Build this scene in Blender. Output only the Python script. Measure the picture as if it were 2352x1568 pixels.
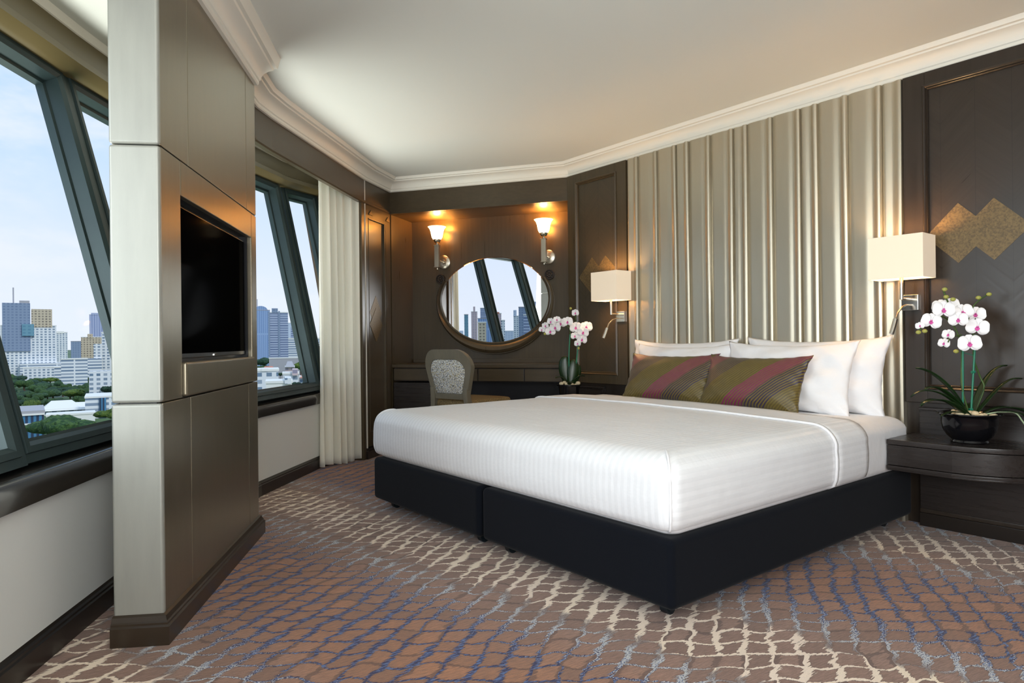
import bpy, bmesh, math, random
from mathutils import Vector, Matrix
random.seed(7)
PI=math.pi; R=math.radians
for o in list(bpy.data.objects): bpy.data.objects.remove(o)
SC=bpy.context.scene; COL=SC.collection

# ------------------------------------------------------------ camera
HC=.89
cd=bpy.data.cameras.new('camera'); cam=bpy.data.objects.new('camera',cd); COL.objects.link(cam)
rl=R(.63); Rv=Vector((math.cos(rl),0,-math.sin(rl))); Uv=Vector((math.sin(rl),0,math.cos(rl))); Fv=Vector((0,1,0))
m=Matrix.Identity(4)
for i,v in enumerate((Rv,Uv,-Fv)):
    for k in range(3): m[k][i]=v[k]
m[0][3],m[1][3],m[2][3]=0,0,HC
cam.matrix_world=m
cd.sensor_width=36; cd.lens=36*1530/2352; cd.clip_start=.02; cd.clip_end=20000
SC.camera=cam
SC.view_settings.view_transform='Standard'; SC.view_settings.look='None'
SC.view_settings.exposure=0.12; SC.view_settings.gamma=1
try: SC.view_settings.use_curve_mapping=False
except Exception: pass

# ------------------------------------------------------------ node helpers
class N:
    """small expression wrapper round a node socket"""
    def __init__(s,nt,sock): s.nt=nt; s.k=sock
    def _b(s,op,o,rev=False):
        n=s.nt.nodes.new('ShaderNodeMath'); n.operation=op
        a,b=(o,s) if rev else (s,o)
        for i,v in enumerate((a,b)):
            if isinstance(v,N): s.nt.links.new(v.k,n.inputs[i])
            elif v is not None: n.inputs[i].default_value=v
        return N(s.nt,n.outputs[0])
    def __add__(s,o): return s._b('ADD',o)
    __radd__=__add__
    def __sub__(s,o): return s._b('SUBTRACT',o)
    def __rsub__(s,o): return s._b('SUBTRACT',o,True)
    def __mul__(s,o): return s._b('MULTIPLY',o)
    __rmul__=__mul__
    def __truediv__(s,o): return s._b('DIVIDE',o)
    def abs(s): return s._b('ABSOLUTE',None)
    def fract(s): return s._b('FRACT',None)
    def floor(s): return s._b('FLOOR',None)
    def rnd(s): return s._b('ROUND',None)
    def sin(s): return s._b('SINE',None)
    def max(s,o): return s._b('MAXIMUM',o)
    def min(s,o): return s._b('MINIMUM',o)
    def gt(s,o): return s._b('GREATER_THAN',o)
    def lt(s,o): return s._b('LESS_THAN',o)
    def pow(s,o): return s._b('POWER',o)
    def ss(s,a,b):
        n=s.nt.nodes.new('ShaderNodeMapRange'); n.interpolation_type='SMOOTHSTEP'
        s.nt.links.new(s.k,n.inputs[0])
        for i,v in ((1,a),(2,b)):
            if isinstance(v,N): s.nt.links.new(v.k,n.inputs[i])
            else: n.inputs[i].default_value=v
        return N(s.nt,n.outputs[0])
def vec(nt,x,y,z=0.0):
    n=nt.nodes.new('ShaderNodeCombineXYZ')
    for i,v in enumerate((x,y,z)):
        if isinstance(v,N): nt.links.new(v.k,n.inputs[i])
        else: n.inputs[i].default_value=v
    return N(nt,n.outputs[0])
def coords(nt,kind='Object'):
    t=nt.nodes.new('ShaderNodeTexCoord'); s=nt.nodes.new('ShaderNodeSeparateXYZ'); nt.links.new(t.outputs[kind],s.inputs[0])
    return [N(nt,s.outputs[i]) for i in range(3)]
def noise(nt,v,scale,detail=2,rough=.5):
    n=nt.nodes.new('ShaderNodeTexNoise'); n.inputs['Scale'].default_value=scale; n.inputs['Detail'].default_value=detail; n.inputs['Roughness'].default_value=rough
    if v is not None: nt.links.new(v.k,n.inputs['Vector'])
    return N(nt,n.outputs[0])
def wnoise(nt,v):
    n=nt.nodes.new('ShaderNodeTexWhiteNoise'); n.noise_dimensions='3D'; nt.links.new(v.k,n.inputs['Vector']); return N(nt,n.outputs['Value'])
def mix(nt,f,a,b):
    n=nt.nodes.new('ShaderNodeMix'); n.data_type='RGBA'
    if isinstance(f,N): nt.links.new(f.k,n.inputs[0])
    else: n.inputs[0].default_value=f
    for i,v in ((6,a),(7,b)):
        if isinstance(v,N): nt.links.new(v.k,n.inputs[i])
        else: n.inputs[i].default_value=(*v,1)
    return N(nt,n.outputs[2])
def sr(r,g,b):
    f=lambda c:(c/255/12.92 if c<=10.3 else ((c/255+.055)/1.055)**2.4)
    return (f(r),f(g),f(b))
def mat(name,col=(.5,.5,.5),rough=.5,metal=0,spec=.5,**kw):
    m=bpy.data.materials.new(name); m.use_nodes=True; b=m.node_tree.nodes['Principled BSDF']
    b.inputs['Base Color'].default_value=(*col,1); b.inputs['Roughness'].default_value=rough; b.inputs['Metallic'].default_value=metal
    b.inputs['Specular IOR Level'].default_value=spec
    for k,v in kw.items(): b.inputs[k.replace('_',' ')].default_value=v
    return m
def P(m): return m.node_tree,m.node_tree.nodes['Principled BSDF']
def setc(m,col): m.node_tree.links.new(col.k,m.node_tree.nodes['Principled BSDF'].inputs['Base Color'])
def bump(m,h,strength=.3,dist=.01):
    nt,b=P(m); n=nt.nodes.new('ShaderNodeBump'); n.inputs['Strength'].default_value=strength; n.inputs['Distance'].default_value=dist
    nt.links.new(h.k,n.inputs['Height']); nt.links.new(n.outputs[0],b.inputs['Normal'])

# ------------------------------------------------------------ world: hazy blue sky with soft clouds
w=bpy.data.worlds.new('sky'); SC.world=w; w.use_nodes=True; nt=w.node_tree; bg=nt.nodes['Background']
t=nt.nodes.new('ShaderNodeTexCoord'); sp=nt.nodes.new('ShaderNodeSeparateXYZ'); nt.links.new(t.outputs['Generated'],sp.inputs[0])
X,Y,Z=[N(nt,sp.outputs[i]) for i in range(3)]
h=Z.ss(0.0,.42)
base=mix(nt,h,sr(222,228,243),sr(170,205,248))
cv=vec(nt,X*2.0,Y*2.0,Z*5.0)
c=noise(nt,cv,1.7,6,.58).ss(.46,.66)*.75
base=mix(nt,c,base,sr(228,231,246))
base=mix(nt,Z.ss(.0,-.05),base,sr(150,160,165))
nt.links.new(base.k,bg.inputs[0]); bg.inputs[1].default_value=1.12

# ------------------------------------------------------------ sun (outside, lights the city only: it comes from behind the building)
sd=bpy.data.lights.new('sun','SUN'); sd.energy=1.6; sd.angle=R(12); sd.color=(1,.96,.9)
so=bpy.data.objects.new('sun',sd); COL.objects.link(so); so.rotation_euler=Vector((-.75,.45,-.75)).to_track_quat('-Z','Y').to_euler()
def area(name,loc,target,sx,sy,e,col=(1,1,1),spread=180):
    d=bpy.data.lights.new(name,'AREA'); d.shape='RECTANGLE'; d.size=sx; d.size_y=sy; d.energy=e; d.color=col; d.spread=R(spread)
    o=bpy.data.objects.new(name,d); COL.objects.link(o); o.location=loc
    o.rotation_euler=(Vector(target)-Vector(loc)).to_track_quat('-Z','Y').to_euler(); return o
# added area lamp outside, boosts daylight through the windows behind the camera
area('rear_daylight_fill',(-2.1,-.1,1.35),(1.5,2.4,.75),2.6,1.7,74,(.93,.97,1))
# added lamp outside below the sill, brightens the ceiling through the windows
area('below_sill_fill',(-3.0,3.0,-.75),(.6,3.6,2.2),4.6,1.4,250,(1,1,.96))
# unseen area lamp added behind the camera to brighten the ceiling
area('ceiling_fill',(.5,-1.0,1.15),(.9,.6,2.2),2.0,1.4,105,(.95,.98,1))

# ------------------------------------------------------------ mesh helpers
def tag(o,label=None,cat=None,group=None,kind=None):
    if label: o['label']=label
    if cat: o['category']=cat
    if group: o['group']=group
    if kind: o['kind']=kind
    return o
def empty(name,loc=(0,0,0),rz=0,label=None,cat=None,group=None,kind=None):
    o=bpy.data.objects.new(name,None); COL.objects.link(o); o.location=loc; o.rotation_euler=(0,0,rz); o.empty_display_size=.1
    return tag(o,label,cat,group,kind)
class MB:
    def __init__(s): s.v=[]; s.f=[]; s.M=Matrix.Identity(4)
    def add(s,vs,fs):
        b=len(s.v); s.v+= [tuple(s.M@Vector(p)) for p in vs]; s.f+= [tuple(b+i for i in f) for f in fs]; return s
    def box(s,x0,x1,y0,y1,z0,z1):
        return s.add([(x0,y0,z0),(x1,y0,z0),(x1,y1,z0),(x0,y1,z0),(x0,y0,z1),(x1,y0,z1),(x1,y1,z1),(x0,y1,z1)],
          [(0,3,2,1),(4,5,6,7),(0,1,5,4),(1,2,6,5),(2,3,7,6),(3,0,4,7)])
    def hexa(s,p): # 8 points bottom ring ccw, top ring
        return s.add(p,[(0,3,2,1),(4,5,6,7),(0,1,5,4),(1,2,6,5),(2,3,7,6),(3,0,4,7)])
    def prism(s,poly,z0,z1):
        n=len(poly); return s.add([(x,y,z0) for x,y in poly]+[(x,y,z1) for x,y in poly],
          [tuple(range(n-1,-1,-1)),tuple(range(n,2*n))]+[(i,(i+1)%n,n+(i+1)%n,n+i) for i in range(n)])
    def tube(s,pts,r,n=10,cap=True,sq=1,twist=0):
        pts=[Vector(p) for p in pts]; rr=r if callable(r) else (lambda t:r)
        rings=[]; up=None
        for i,p in enumerate(pts):
            d=(pts[min(i+1,len(pts)-1)]-pts[max(i-1,0)]).normalized()
            if up is None:
                up=Vector((0,0,1)) if abs(d.z)<.9 else Vector((0,1,0))
            a=d.cross(up).normalized(); up=a.cross(d).normalized(); q=rr(i/max(1,len(pts)-1))
            rings.append([tuple(p+a*math.cos(2*PI*k/n+twist)*q+up*math.sin(2*PI*k/n+twist)*q*sq) for k in range(n)])
        return s.loft(rings,cap)
    def loft(s,rings,cap=True,closed=True):
        n=len(rings[0]); vs=[p for r in rings for p in r]; fs=[]
        for i in range(len(rings)-1):
            for k in range(n if closed else n-1):
                a=i*n+k; b=i*n+(k+1)%n; fs.append((a,b,b+n,a+n))
        if cap and closed: fs.append(tuple(range(n-1,-1,-1))); fs.append(tuple(range((len(rings)-1)*n,len(rings)*n)))
        return s.add(vs,fs)
    def lathe(s,prof,c=(0,0,0),n=28,cap=False):
        rings=[[(c[0]+r*math.cos(2*PI*k/n),c[1]+r*math.sin(2*PI*k/n),c[2]+z) for k in range(n)] for r,z in prof]
        return s.loft(rings,cap)
    def ball(s,c,r,sx=1,sy=1,sz=1,n=12,m=8):
        pr=[(max(1e-4,math.sin(PI*i/m))*r,-math.cos(PI*i/m)*r) for i in range(m+1)]
        rings=[[(c[0]+a*sx*math.cos(2*PI*k/n),c[1]+a*sy*math.sin(2*PI*k/n),c[2]+z*sz) for k in range(n)] for a,z in pr]
        return s.loft(rings,True)
    def bar(s,p,q,w,d,up=(0,0,1)): # rectangular bar from p to q, w along up, d across
        p=Vector(p);q=Vector(q);a=(q-p).normalized();u=Vector(up);c=a.cross(u).normalized();u=c.cross(a).normalized()
        ring=lambda o:[tuple(o+c*d/2*i+u*w/2*j) for i,j in ((-1,-1),(1,-1),(1,1),(-1,1))]
        return s.loft([ring(p),ring(q)])
    def build(s,name,m,parent=None,bevel=0,seg=2,smooth=False,loc=None,rz=0,angle=35):
        me=bpy.data.meshes.new(name); me.from_pydata(s.v,[],s.f)
        bm=bmesh.new(); bm.from_mesh(me); bmesh.ops.recalc_face_normals(bm,faces=bm.faces)
        if bevel:
            es=[e for e in bm.edges if len(e.link_faces)==2 and e.calc_face_angle(0)>R(25)]
            bmesh.ops.bevel(bm,geom=es,offset=bevel,segments=seg,affect='EDGES',profile=.5,clamp_overlap=True)
        bm.to_mesh(me); bm.free()
        if smooth or bevel:
            me.shade_smooth()
            if angle<180:
                try: me.set_sharp_from_angle(angle=R(angle))
                except Exception: pass
        o=bpy.data.objects.new(name,me); COL.objects.link(o); me.materials.append(m)
        if parent: o.parent=parent
        if loc is not None: o.location=loc
        o.rotation_euler=(0,0,rz)
        if bevel:
            wn=o.modifiers.new('weighted','WEIGHTED_NORMAL'); wn.keep_sharp=True; wn.weight=100
        return o
def sweep(path,prof,side=1,capends=True):
    """extrude a profile [(offset,z)] along a 2-D path with mitred corners; offset goes to side*left normal"""
    n=len(path); pv=[Vector(p) for p in path]; rings=[]
    for i,p in enumerate(pv):
        ds=[]
        if i>0: ds.append((p-pv[i-1]).normalized())
        if i<n-1: ds.append((pv[i+1]-p).normalized())
        ns=[Vector((-d.y,d.x))*side for d in ds]
        nn=sum(ns,Vector((0,0)))/len(ns); nn=nn/max(.2,nn.length_squared)
        rings.append([(p.x+nn.x*o,p.y+nn.y*o,z) for o,z in prof])
    mb=MB(); mb.loft(rings,cap=capends); return mb
def copy_tree(o,parent=None):
    c=o.copy(); COL.objects.link(c)
    if parent: c.parent=parent
    for ch in list(o.children): copy_tree(ch,c)
    return c
def light_point(name,loc,e,col,r=.02,parent=None):
    d=bpy.data.lights.new(name,'POINT'); d.energy=e; d.color=col; d.shadow_soft_size=r
    o=bpy.data.objects.new(name,d); COL.objects.link(o); o.location=loc
    if parent: o.parent=parent
    return o

def curve_pts(pts,n=14):
    pv=[Vector(p) for p in pts]; out=[]
    for i_ in range(len(pv)-1):
        p0,p1,p2,p3=pv[max(0,i_-1)],pv[i_],pv[i_+1],pv[min(len(pv)-1,i_+2)]
        for k in range(n):
            t_=k/n; out.append(.5*((2*p1)+(-p0+p2)*t_+(2*p0-5*p1+4*p2-p3)*t_*t_+(-p0+3*p1-3*p2+p3)*t_**3))
    out.append(pv[-1]); return out
# ------------------------------------------------------------ materials
def wood(name,c1,c2,rough=.34,sc=1,axis='z',spec=.5,chev=None):
    m=mat(name,c1,rough,spec=spec); nt,b=P(m); x,y,z=coords(nt)
    v=vec(nt,x*55*sc,y*55*sc,z*2.2*sc) if axis=='z' else vec(nt,x*2.2*sc,y*55*sc,z*55*sc)
    if chev:   # veneer laid in slanting leaves either side of fixed joints
        c0,wd,sl=chev; k=((x-c0)/wd); tri=(k-k.rnd()).abs()*wd
        v=vec(nt,(z+tri*sl)*60,(z*.3)+k.floor()*3,tri*3)
    g=noise(nt,v,1,4,.6); g2=noise(nt,vec(nt,x,y,z),2.5,3)
    f=g.ss(.25,.75)*.35+g2*.65
    col=mix(nt,f,c1,c2)
    if chev:
        ln=((k*2)-(k*2).rnd()).abs().lt(.008); col=mix(nt,ln*.6,col,tuple(q*.4 for q in c1))
    setc(m,col)
    r=g*.18+(rough-.09); nt.links.new(r.k,b.inputs['Roughness']); bump(m,g,.02 if chev else .05,.001); return m
WOOD=wood('dark_wood',sr(60,50,36),sr(82,70,50),rough=.31)
WOODX=wood('dark_wood_across',sr(60,50,36),sr(80,68,49),axis='x')
WOODD=wood('espresso_wood',sr(36,29,23),sr(52,43,35),rough=.32)
WOODDX=wood('espresso_wood_across',sr(36,31,29),sr(50,44,41),rough=.28,axis='x')
VENEER=wood('slanted_veneer',sr(38,31,25),sr(54,45,37),rough=.31,chev=(0,.275,1.0))
VENEERL=wood('slanted_veneer_left',sr(56,48,37),sr(76,66,50),rough=.33,chev=(0,.275,1.0))
INLAY=mat('gold_inlay',sr(140,116,78),.42,.25); nt,_=P(INLAY); x,y,z=coords(nt)
setc(INLAY,mix(nt,noise(nt,vec(nt,x,y,z),120,5,.7).ss(.35,.7),sr(122,100,64),sr(84,70,48)))
BASEB=mat('baseboard_dark',sr(34,28,24),.3)
def leather(name,c1,c2,rough,metal,var=.12):
    m=mat(name,c1,rough,metal); nt,b=P(m); x,y,z=coords(nt)
    g=noise(nt,vec(nt,x*30,y*30,z*4),1,4,.6); g2=noise(nt,vec(nt,x,y,z),180,2)
    setc(m,mix(nt,g,c1,c2)); nt.links.new((g*var+(rough-var/2)).k,b.inputs['Roughness']); bump(m,g2,var,.0006); return m
PANEL=leather('champagne_leather',sr(128,119,100),sr(150,141,122),.3,.75)
HEADL=leather('pewter_leather',sr(188,180,160),sr(196,188,170),.35,.78,.03)
WHITEW=mat('white_paint',sr(220,221,217),.6)
CEILM=mat('ceiling_paint',sr(222,223,215),.7)
CROWN=mat('crown_paint',sr(232,228,216),.45)
FRAME=mat('window_metal',sr(62,82,82),.4,.3)
nt,_=P(FRAME); x,y,z=coords(nt); setc(FRAME,mix(nt,noise(nt,vec(nt,x,y,z),6,3),sr(36,49,52),sr(54,70,69)))
LEDGE=mat('ledge_lacquer',sr(44,39,36),.25,spec=1,Coat_Weight=1,Coat_Roughness=.1)
BLACKF=mat('bed_base_fabric',sr(12,15,22),.9,Sheen_Weight=.05,Sheen_Roughness=.5,spec=.1)
nt,_=P(BLACKF); x,y,z=coords(nt); bump(BLACKF,noise(nt,vec(nt,x,y,z),900,1),.3,.001)
def linen(name,c,stripes):
    m=mat(name,c,.62,Sheen_Weight=.15); nt,b=P(m); x,y,z=coords(nt)
    wr=noise(nt,vec(nt,x,y,z),7,4,.6)
    if stripes:
        g=nt.nodes.new('ShaderNodeNewGeometry'); s2=nt.nodes.new('ShaderNodeSeparateXYZ'); 
        vt=nt.nodes.new('ShaderNodeVectorTransform'); vt.vector_type='NORMAL'; vt.convert_from='WORLD'; vt.convert_to='OBJECT'
        nt.links.new(g.outputs['Normal'],vt.inputs[0]); nt.links.new(vt.outputs[0],s2.inputs[0])
        side=N(nt,s2.outputs[0]).abs().gt(.72)
        cc=x*(1-side)+z*side
        st=((cc/.028).fract()-.5).abs().ss(.2,.3)
        setc(m,mix(nt,st,c,tuple(q*.925 for q in c))); nt.links.new((.42+st*.28).k,b.inputs['Roughness'])
        bump(m,wr+st*.02,.25,.02)
    else: bump(m,wr,.35,.02)
    return m
SHEET=linen('satin_stripe_sheet',sr(242,242,243),True); PLAINW=linen('plain_white_cotton',sr(240,239,240),False)
CURT=mat('curtain_cloth',sr(252,250,243),.85); nt,b=P(CURT)
tr=nt.nodes.new('ShaderNodeBsdfTranslucent'); tr.inputs[0].default_value=(*sr(255,253,244),1); mx=nt.nodes.new('ShaderNodeMixShader'); mx.inputs[0].default_value=.6
out=nt.nodes['Material Output']; nt.links.new(b.outputs[0],mx.inputs[1]); nt.links.new(tr.outputs[0],mx.inputs[2]); nt.links.new(mx.outputs[0],out.inputs[0])
GLASS=bpy.data.materials.new('window_glass'); GLASS.use_nodes=True; nt=GLASS.node_tree; nt.nodes.clear()
o_=nt.nodes.new('ShaderNodeOutputMaterial'); a_=nt.nodes.new('ShaderNodeBsdfTransparent'); g_=nt.nodes.new('ShaderNodeBsdfGlossy'); g_.inputs['Roughness'].default_value=.02
lw_=nt.nodes.new('ShaderNodeLayerWeight'); lw_.inputs[0].default_value=.5; f_=nt.nodes.new('ShaderNodeMath'); f_.operation='MULTIPLY_ADD'; pw_=nt.nodes.new('ShaderNodeMath'); pw_.operation='POWER'; pw_.inputs[1].default_value=5; nt.links.new(lw_.outputs['Facing'],pw_.inputs[0]); nt.links.new(pw_.outputs[0],f_.inputs[0]); f_.inputs[1].default_value=.02; f_.inputs[2].default_value=.003; x_=nt.nodes.new('ShaderNodeMixShader'); a_.inputs[0].default_value=(.97,.985,.98,1)
nt.links.new(f_.outputs[0],x_.inputs[0]); nt.links.new(a_.outputs[0],x_.inputs[1]); nt.links.new(g_.outputs[0],x_.inputs[2]); nt.links.new(x_.outputs[0],o_.inputs[0])
NICKEL=mat('brushed_nickel',sr(205,196,178),.28,1)
CHROME=mat('polished_steel',sr(225,222,215),.15,1)
MIRROR=mat('mirror_silver',(.95,.95,.95),.0,1)
POTM=mat('black_glaze',sr(14,14,17),.12); BLACK=mat('screen_black',(.002,.002,.002),.08,spec=.03,IOR=1.04); BEZEL=mat('black_plastic',(.008,.008,.009),.3)
LEAFM=mat('orchid_leaf',sr(28,58,24),.32); nt,_=P(LEAFM); x,y,z=coords(nt); setc(LEAFM,mix(nt,noise(nt,vec(nt,x,y,z),14,3),sr(12,28,14),sr(30,58,22)))
STEMM=mat('orchid_stem',sr(66,92,40),.5); STAKE=mat('green_stake',sr(30,120,92),.4); BUD=mat('orchid_bud',sr(168,168,84),.5)
PETAL=mat('orchid_petal',sr(252,250,250),.5); LIP=mat('orchid_lip',sr(226,96,176),.5); PEB=mat('pebble',sr(214,196,160),.7)
SHADEM=mat('lamp_shade_fabric',sr(236,220,196),.8,Emission_Color=(1,.8,.6,1),Emission_Strength=.26)
OPAL=mat('opal_glass',sr(255,246,225),.3,Emission_Color=(1,.74,.42,1),Emission_Strength=4.6)

# carpet
CARPET=mat('patterned_carpet',(.3,.2,.15),.95,spec=.15,Sheen_Weight=.2); nt,_=P(CARPET); x,y,z=coords(nt)
pv=vec(nt,x,y,0.0)
def rotv(a,s1,s2): ca,sa=math.cos(a),math.sin(a); return vec(nt,(x*ca+y*sa)*s1,(y*ca-x*sa)*s2,0.0)
stroke=noise(nt,rotv(R(38),14,120),1,3,.65)-.5
stroke2=noise(nt,rotv(R(30),30,230),1,2,.6)
wobA=noise(nt,pv,3.2,1)-.5; wobB=noise(nt,vec(nt,x+7,y-3,0.0),4.2,1)-.5; wobC=noise(nt,vec(nt,x-4,y+9,0.0),14,1)-.5
j=(x-y*.344)/.083+wobA*.9+wobC*.45; i=(y+x*.03)/.076+wobB*.8+((x*34+wobA*9).sin())*.10
j0=j; j=j+(i*6.2832).sin()*.035; i=i+(j0*3.1416).sin()*.10
dj=(j-j.rnd()).abs()+stroke*.62; di=(i-i.rnd()).abs()+stroke*.34
cell=vec(nt,(j-.0).floor(),(i-.0).floor(),0.0); rc=wnoise(nt,cell)
big=noise(nt,vec(nt,j.floor()*.083+i.floor()*.026,i.floor()*.076,0.0),5,1)-.5
q=(x*.69+y*.72)+big*.10+rc*.05+stroke*.06
ph=((q-1.87)/1.40); ph=(ph-ph.rnd()).abs()*2     # 0 cream band, 1 navy band
wv=noise(nt,pv,9,1)
wj=wv*.16+.035+(1-ph.ss(.0,.22))*.035; wi=wv*.07+.02+(1-ph.ss(.0,.22))*.025
mj=(wj-dj).ss(-.012,.018); mi=(wi-di).ss(-.012,.018)
drop=rc.gt(.10)
ln=(mj*drop).max(mi*wnoise(nt,vec(nt,j.floor(),i.rnd()+50,2.0)).gt(.12))
spk=noise(nt,rotv(R(30),190,330),1,1)
fade=1-ph.ss(.22,.27)*(1-ph.ss(.28,.36))*.75
light=spk.gt(ph.ss(.3,.8)*.30+.42)
blue=mix(nt,noise(nt,rotv(R(30),40,170),1,2).gt(.53),sr(30,34,80),sr(78,104,152))
bluemix=mix(nt,light*(1-ph.ss(.72,.85)),blue,sr(196,196,196))
lcol=mix(nt,ph.ss(.22,.30),mix(nt,noise(nt,pv,2,1),sr(246,228,196),sr(242,218,206)),bluemix)
warm=ph.ss(.25,.95)
bs=mix(nt,warm,sr(160,125,108),sr(180,122,84)); bs=mix(nt,stroke2.ss(.3,.7),mix(nt,.55,bs,sr(96,70,58)),bs)
bs=mix(nt,rc*.45,bs,sr(98,72,60))
edge=((wj+.05)-dj).ss(0,.05).max(((wi+.05)-di).ss(0,.05))
bs=mix(nt,edge*.6,bs,sr(70,48,40))
pile=noise(nt,pv,420,1)
fin=mix(nt,ln*fade,bs,lcol); fin=mix(nt,pile.ss(.3,.7)*.2,fin,sr(96,74,64))
setc(CARPET,fin); bump(CARPET,(1-ln)*.7+pile*.5+stroke2*.3,.55,.006)

# ------------------------------------------------------------ room frames
US=(-.6198,.7848); VS=(.7848,.6198)          # headboard wall: s runs left along it, v runs into it
def HB(s,v,z=0): return Vector((s*US[0]+v*VS[0],s*US[1]+v*VS[1],z))
RH=math.atan2(-.7848,.6198)                    # local x to the right along the wall, local y into the wall
DX=Vector((.9523,-.3051,0)); DN=Vector((.3051,.9523,0)); LP=Vector((-1.005,5.542,0)); RD=math.atan2(-.3051,.9523)
def DK(a,b,z=0): p=LP+DX*a+DN*b; return Vector((p.x,p.y,z))
ZC=2.235; ZCR=2.137; VW=3.51
KP=HB(3.709,VW); 
W=[(-1.1,-3.2),(-1.12,0),(-1.2,.9),(-1.34,1.87),(-1.411,2.382),(-1.478,3.1),(-1.495,3.913),(-1.391,4.802),(-1.215,5.20),(-1.20,5.9)]

# floor and ceiling
fl=MB(); pts=W+[(-.9,6.2),(.8,6.0)]+[tuple(HB(3.6,3.7)[:2]),tuple(HB(-2.2,3.7)[:2]),(1.5,-3.2)]
fl.prism([tuple(p) for p in pts],-.12,0); tag(fl.build('floor',CARPET),kind='structure')
ce=MB(); ce.prism([(-1.5,-3.2),(-1.62,.2),(-1.83,1.5),(-1.93,2.7),(-1.97,3.65),(-1.78,4.8),(-1.62,5.3),(-1.3,5.8),(-.9,6.3),(.8,6.1),tuple(HB(3.6,3.75)[:2]),tuple(HB(-2.3,3.75)[:2]),(1.6,-3.2)],ZC,ZC+.15)
tag(ce.build('ceiling',CEILM),kind='structure')

# low white wall, skirting and lacquered ledge under the windows
lw=sweep(W,[(0,0),(0,.50),(-.12,.50),(-.12,-.1),(0,-.1)],side=-1); tag(lw.build('wall_left',WHITEW),kind='structure')
bb=sweep(W[:-1],[(0,0),(.017,0),(.017,.062),(.012,.066),(.012,.073),(.006,.078),(.0,.085)],side=-1); tag(bb.build('baseboard_left',BASEB),kind='structure')
lg=sweep(W[:-1],[(.0,.462),(.022,.462),(.026,.50),(.02,.527),(.004,.541),(-.03,.546),(-.24,.556),(-.24,.47)],side=-1)
o=lg.build('trim_1',LEDGE,smooth=True,angle=50); tag(o,kind='structure')

# ------------------------------------------------------------ windows (leaning outwards)
ZB,ZT=.62,2.0
QU=[((-1.13,-.55),(-1.19,.62),(-1.50,-.55),(-1.60,.72)),
    ((-1.215,.75),(-1.36,1.79),(-1.62,.84),(-1.80,1.88)),
    ((-1.39,1.91),(-1.461,2.684),(-1.82,2.0),(-1.87,2.755)),
    ((-1.47,2.81),(-1.515,3.56),(-1.878,2.88),(-1.888,3.60)),
    ((-1.507,3.68),(-1.395,4.72),(-1.882,3.72),(-1.679,4.758)),
    ((-1.35,4.84),(-1.24,5.08),(-1.645,4.92),(-1.534,5.146))]
for k,(bl,br,tl,tr_) in enumerate(QU):
    e=empty('window_%d'%(k+1),(bl[0],bl[1],0),kind='structure'); off=Vector((bl[0],bl[1],0))
    q=[Vector((bl[0],bl[1],ZB))-off,Vector((br[0],br[1],ZB))-off,Vector((tr_[0],tr_[1],ZT))-off,Vector((tl[0],tl[1],ZT))-off]
    nrm=(q[1]-q[0]).cross(q[3]-q[0]).normalized()
    if nrm.x>0: nrm=-nrm                              # outwards
    cen=sum(q,Vector())/4
    def ring(g,d): # offset the quad outwards in its plane by g and along the normal by d
        r=[]
        for i_ in range(4):
            p=q[i_]; a=(q[(i_+1)%4]-p).normalized(); b_=(q[i_-1]-p).normalized(); s_=a.cross(b_).length
            r.append(tuple(p-(a+b_)*g/s_+nrm*d))
        return r
    f=MB()
    prof=[(-.012,.055),(.0,.05),(.002,.0),(.016,-.012),(.034,-.012),(.036,-.004),(.062,-.004),(.066,.085),(-.012,.085)]
    rings=[ring(g,d) for g,d in prof]
    n_=len(rings)
    vs=[p for r_ in rings for p in r_]; fs=[]
    for a in range(n_):
        for c_ in range(4):
            b2=(a+1)%n_; fs.append((a*4+c_,a*4+(c_+1)%4,b2*4+(c_+1)%4,b2*4+c_))
    f.add(vs,fs); f.build('frame',FRAME,e)
    gl=MB(); gl.hexa(ring(.004,.062)+ring(.004,.068)); gl.build('pane',GLASS,e)
# timber head band and moulding above the glass
T=[(-1.42,-3.2),(-1.46,-.6),(-1.60,.8),(-1.80,1.95),(-1.85,2.82),(-1.865,3.64),(-1.66,4.84),(-1.50,5.2)]
hd=sweep(T,[(0,ZC),(.02,ZC),(.02,2.115),(.05,2.10),(.055,2.07),(.02,2.045),(-.01,2.035),(-.12,2.04),(-.12,ZC)],side=-1); o=hd.build('trim_2',mat('olive_brown_lacquer',sr(96,84,54),.3),smooth=True,angle=40); tag(o,kind='structure')
cv=sweep(T,[(.019,ZC),(.05,ZC),(.04,ZC-.012),(.028,ZC-.024),(.019,ZC-.026)],side=-1); tag(cv.build('trim_3',CROWN),kind='structure')
# outer wall pieces that close the window wall behind the camera and beside the curtain
cl=MB(); cl.hexa([(-1.13,-.7,.45),(-1.13,-3.2,.45),(-1.4,-3.2,.45),(-1.4,-.7,.45),(-1.40,-.66,ZC),(-1.40,-3.2,ZC),(-1.62,-3.2,ZC),(-1.62,-.66,ZC)])
tag(cl.build('wall_left_rear',WHITEW),kind='structure')
c2=MB(); c2.hexa([(-1.225,5.14,.45),(-1.2,5.9,.45),(-1.4,5.9,.45),(-1.36,5.16,.45),(-1.50,5.2,ZC),(-1.2,5.95,ZC),(-1.5,6,ZC),(-1.68,5.25,ZC)])
tag(c2.build('wall_left_end',WOOD),kind='structure')

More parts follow.
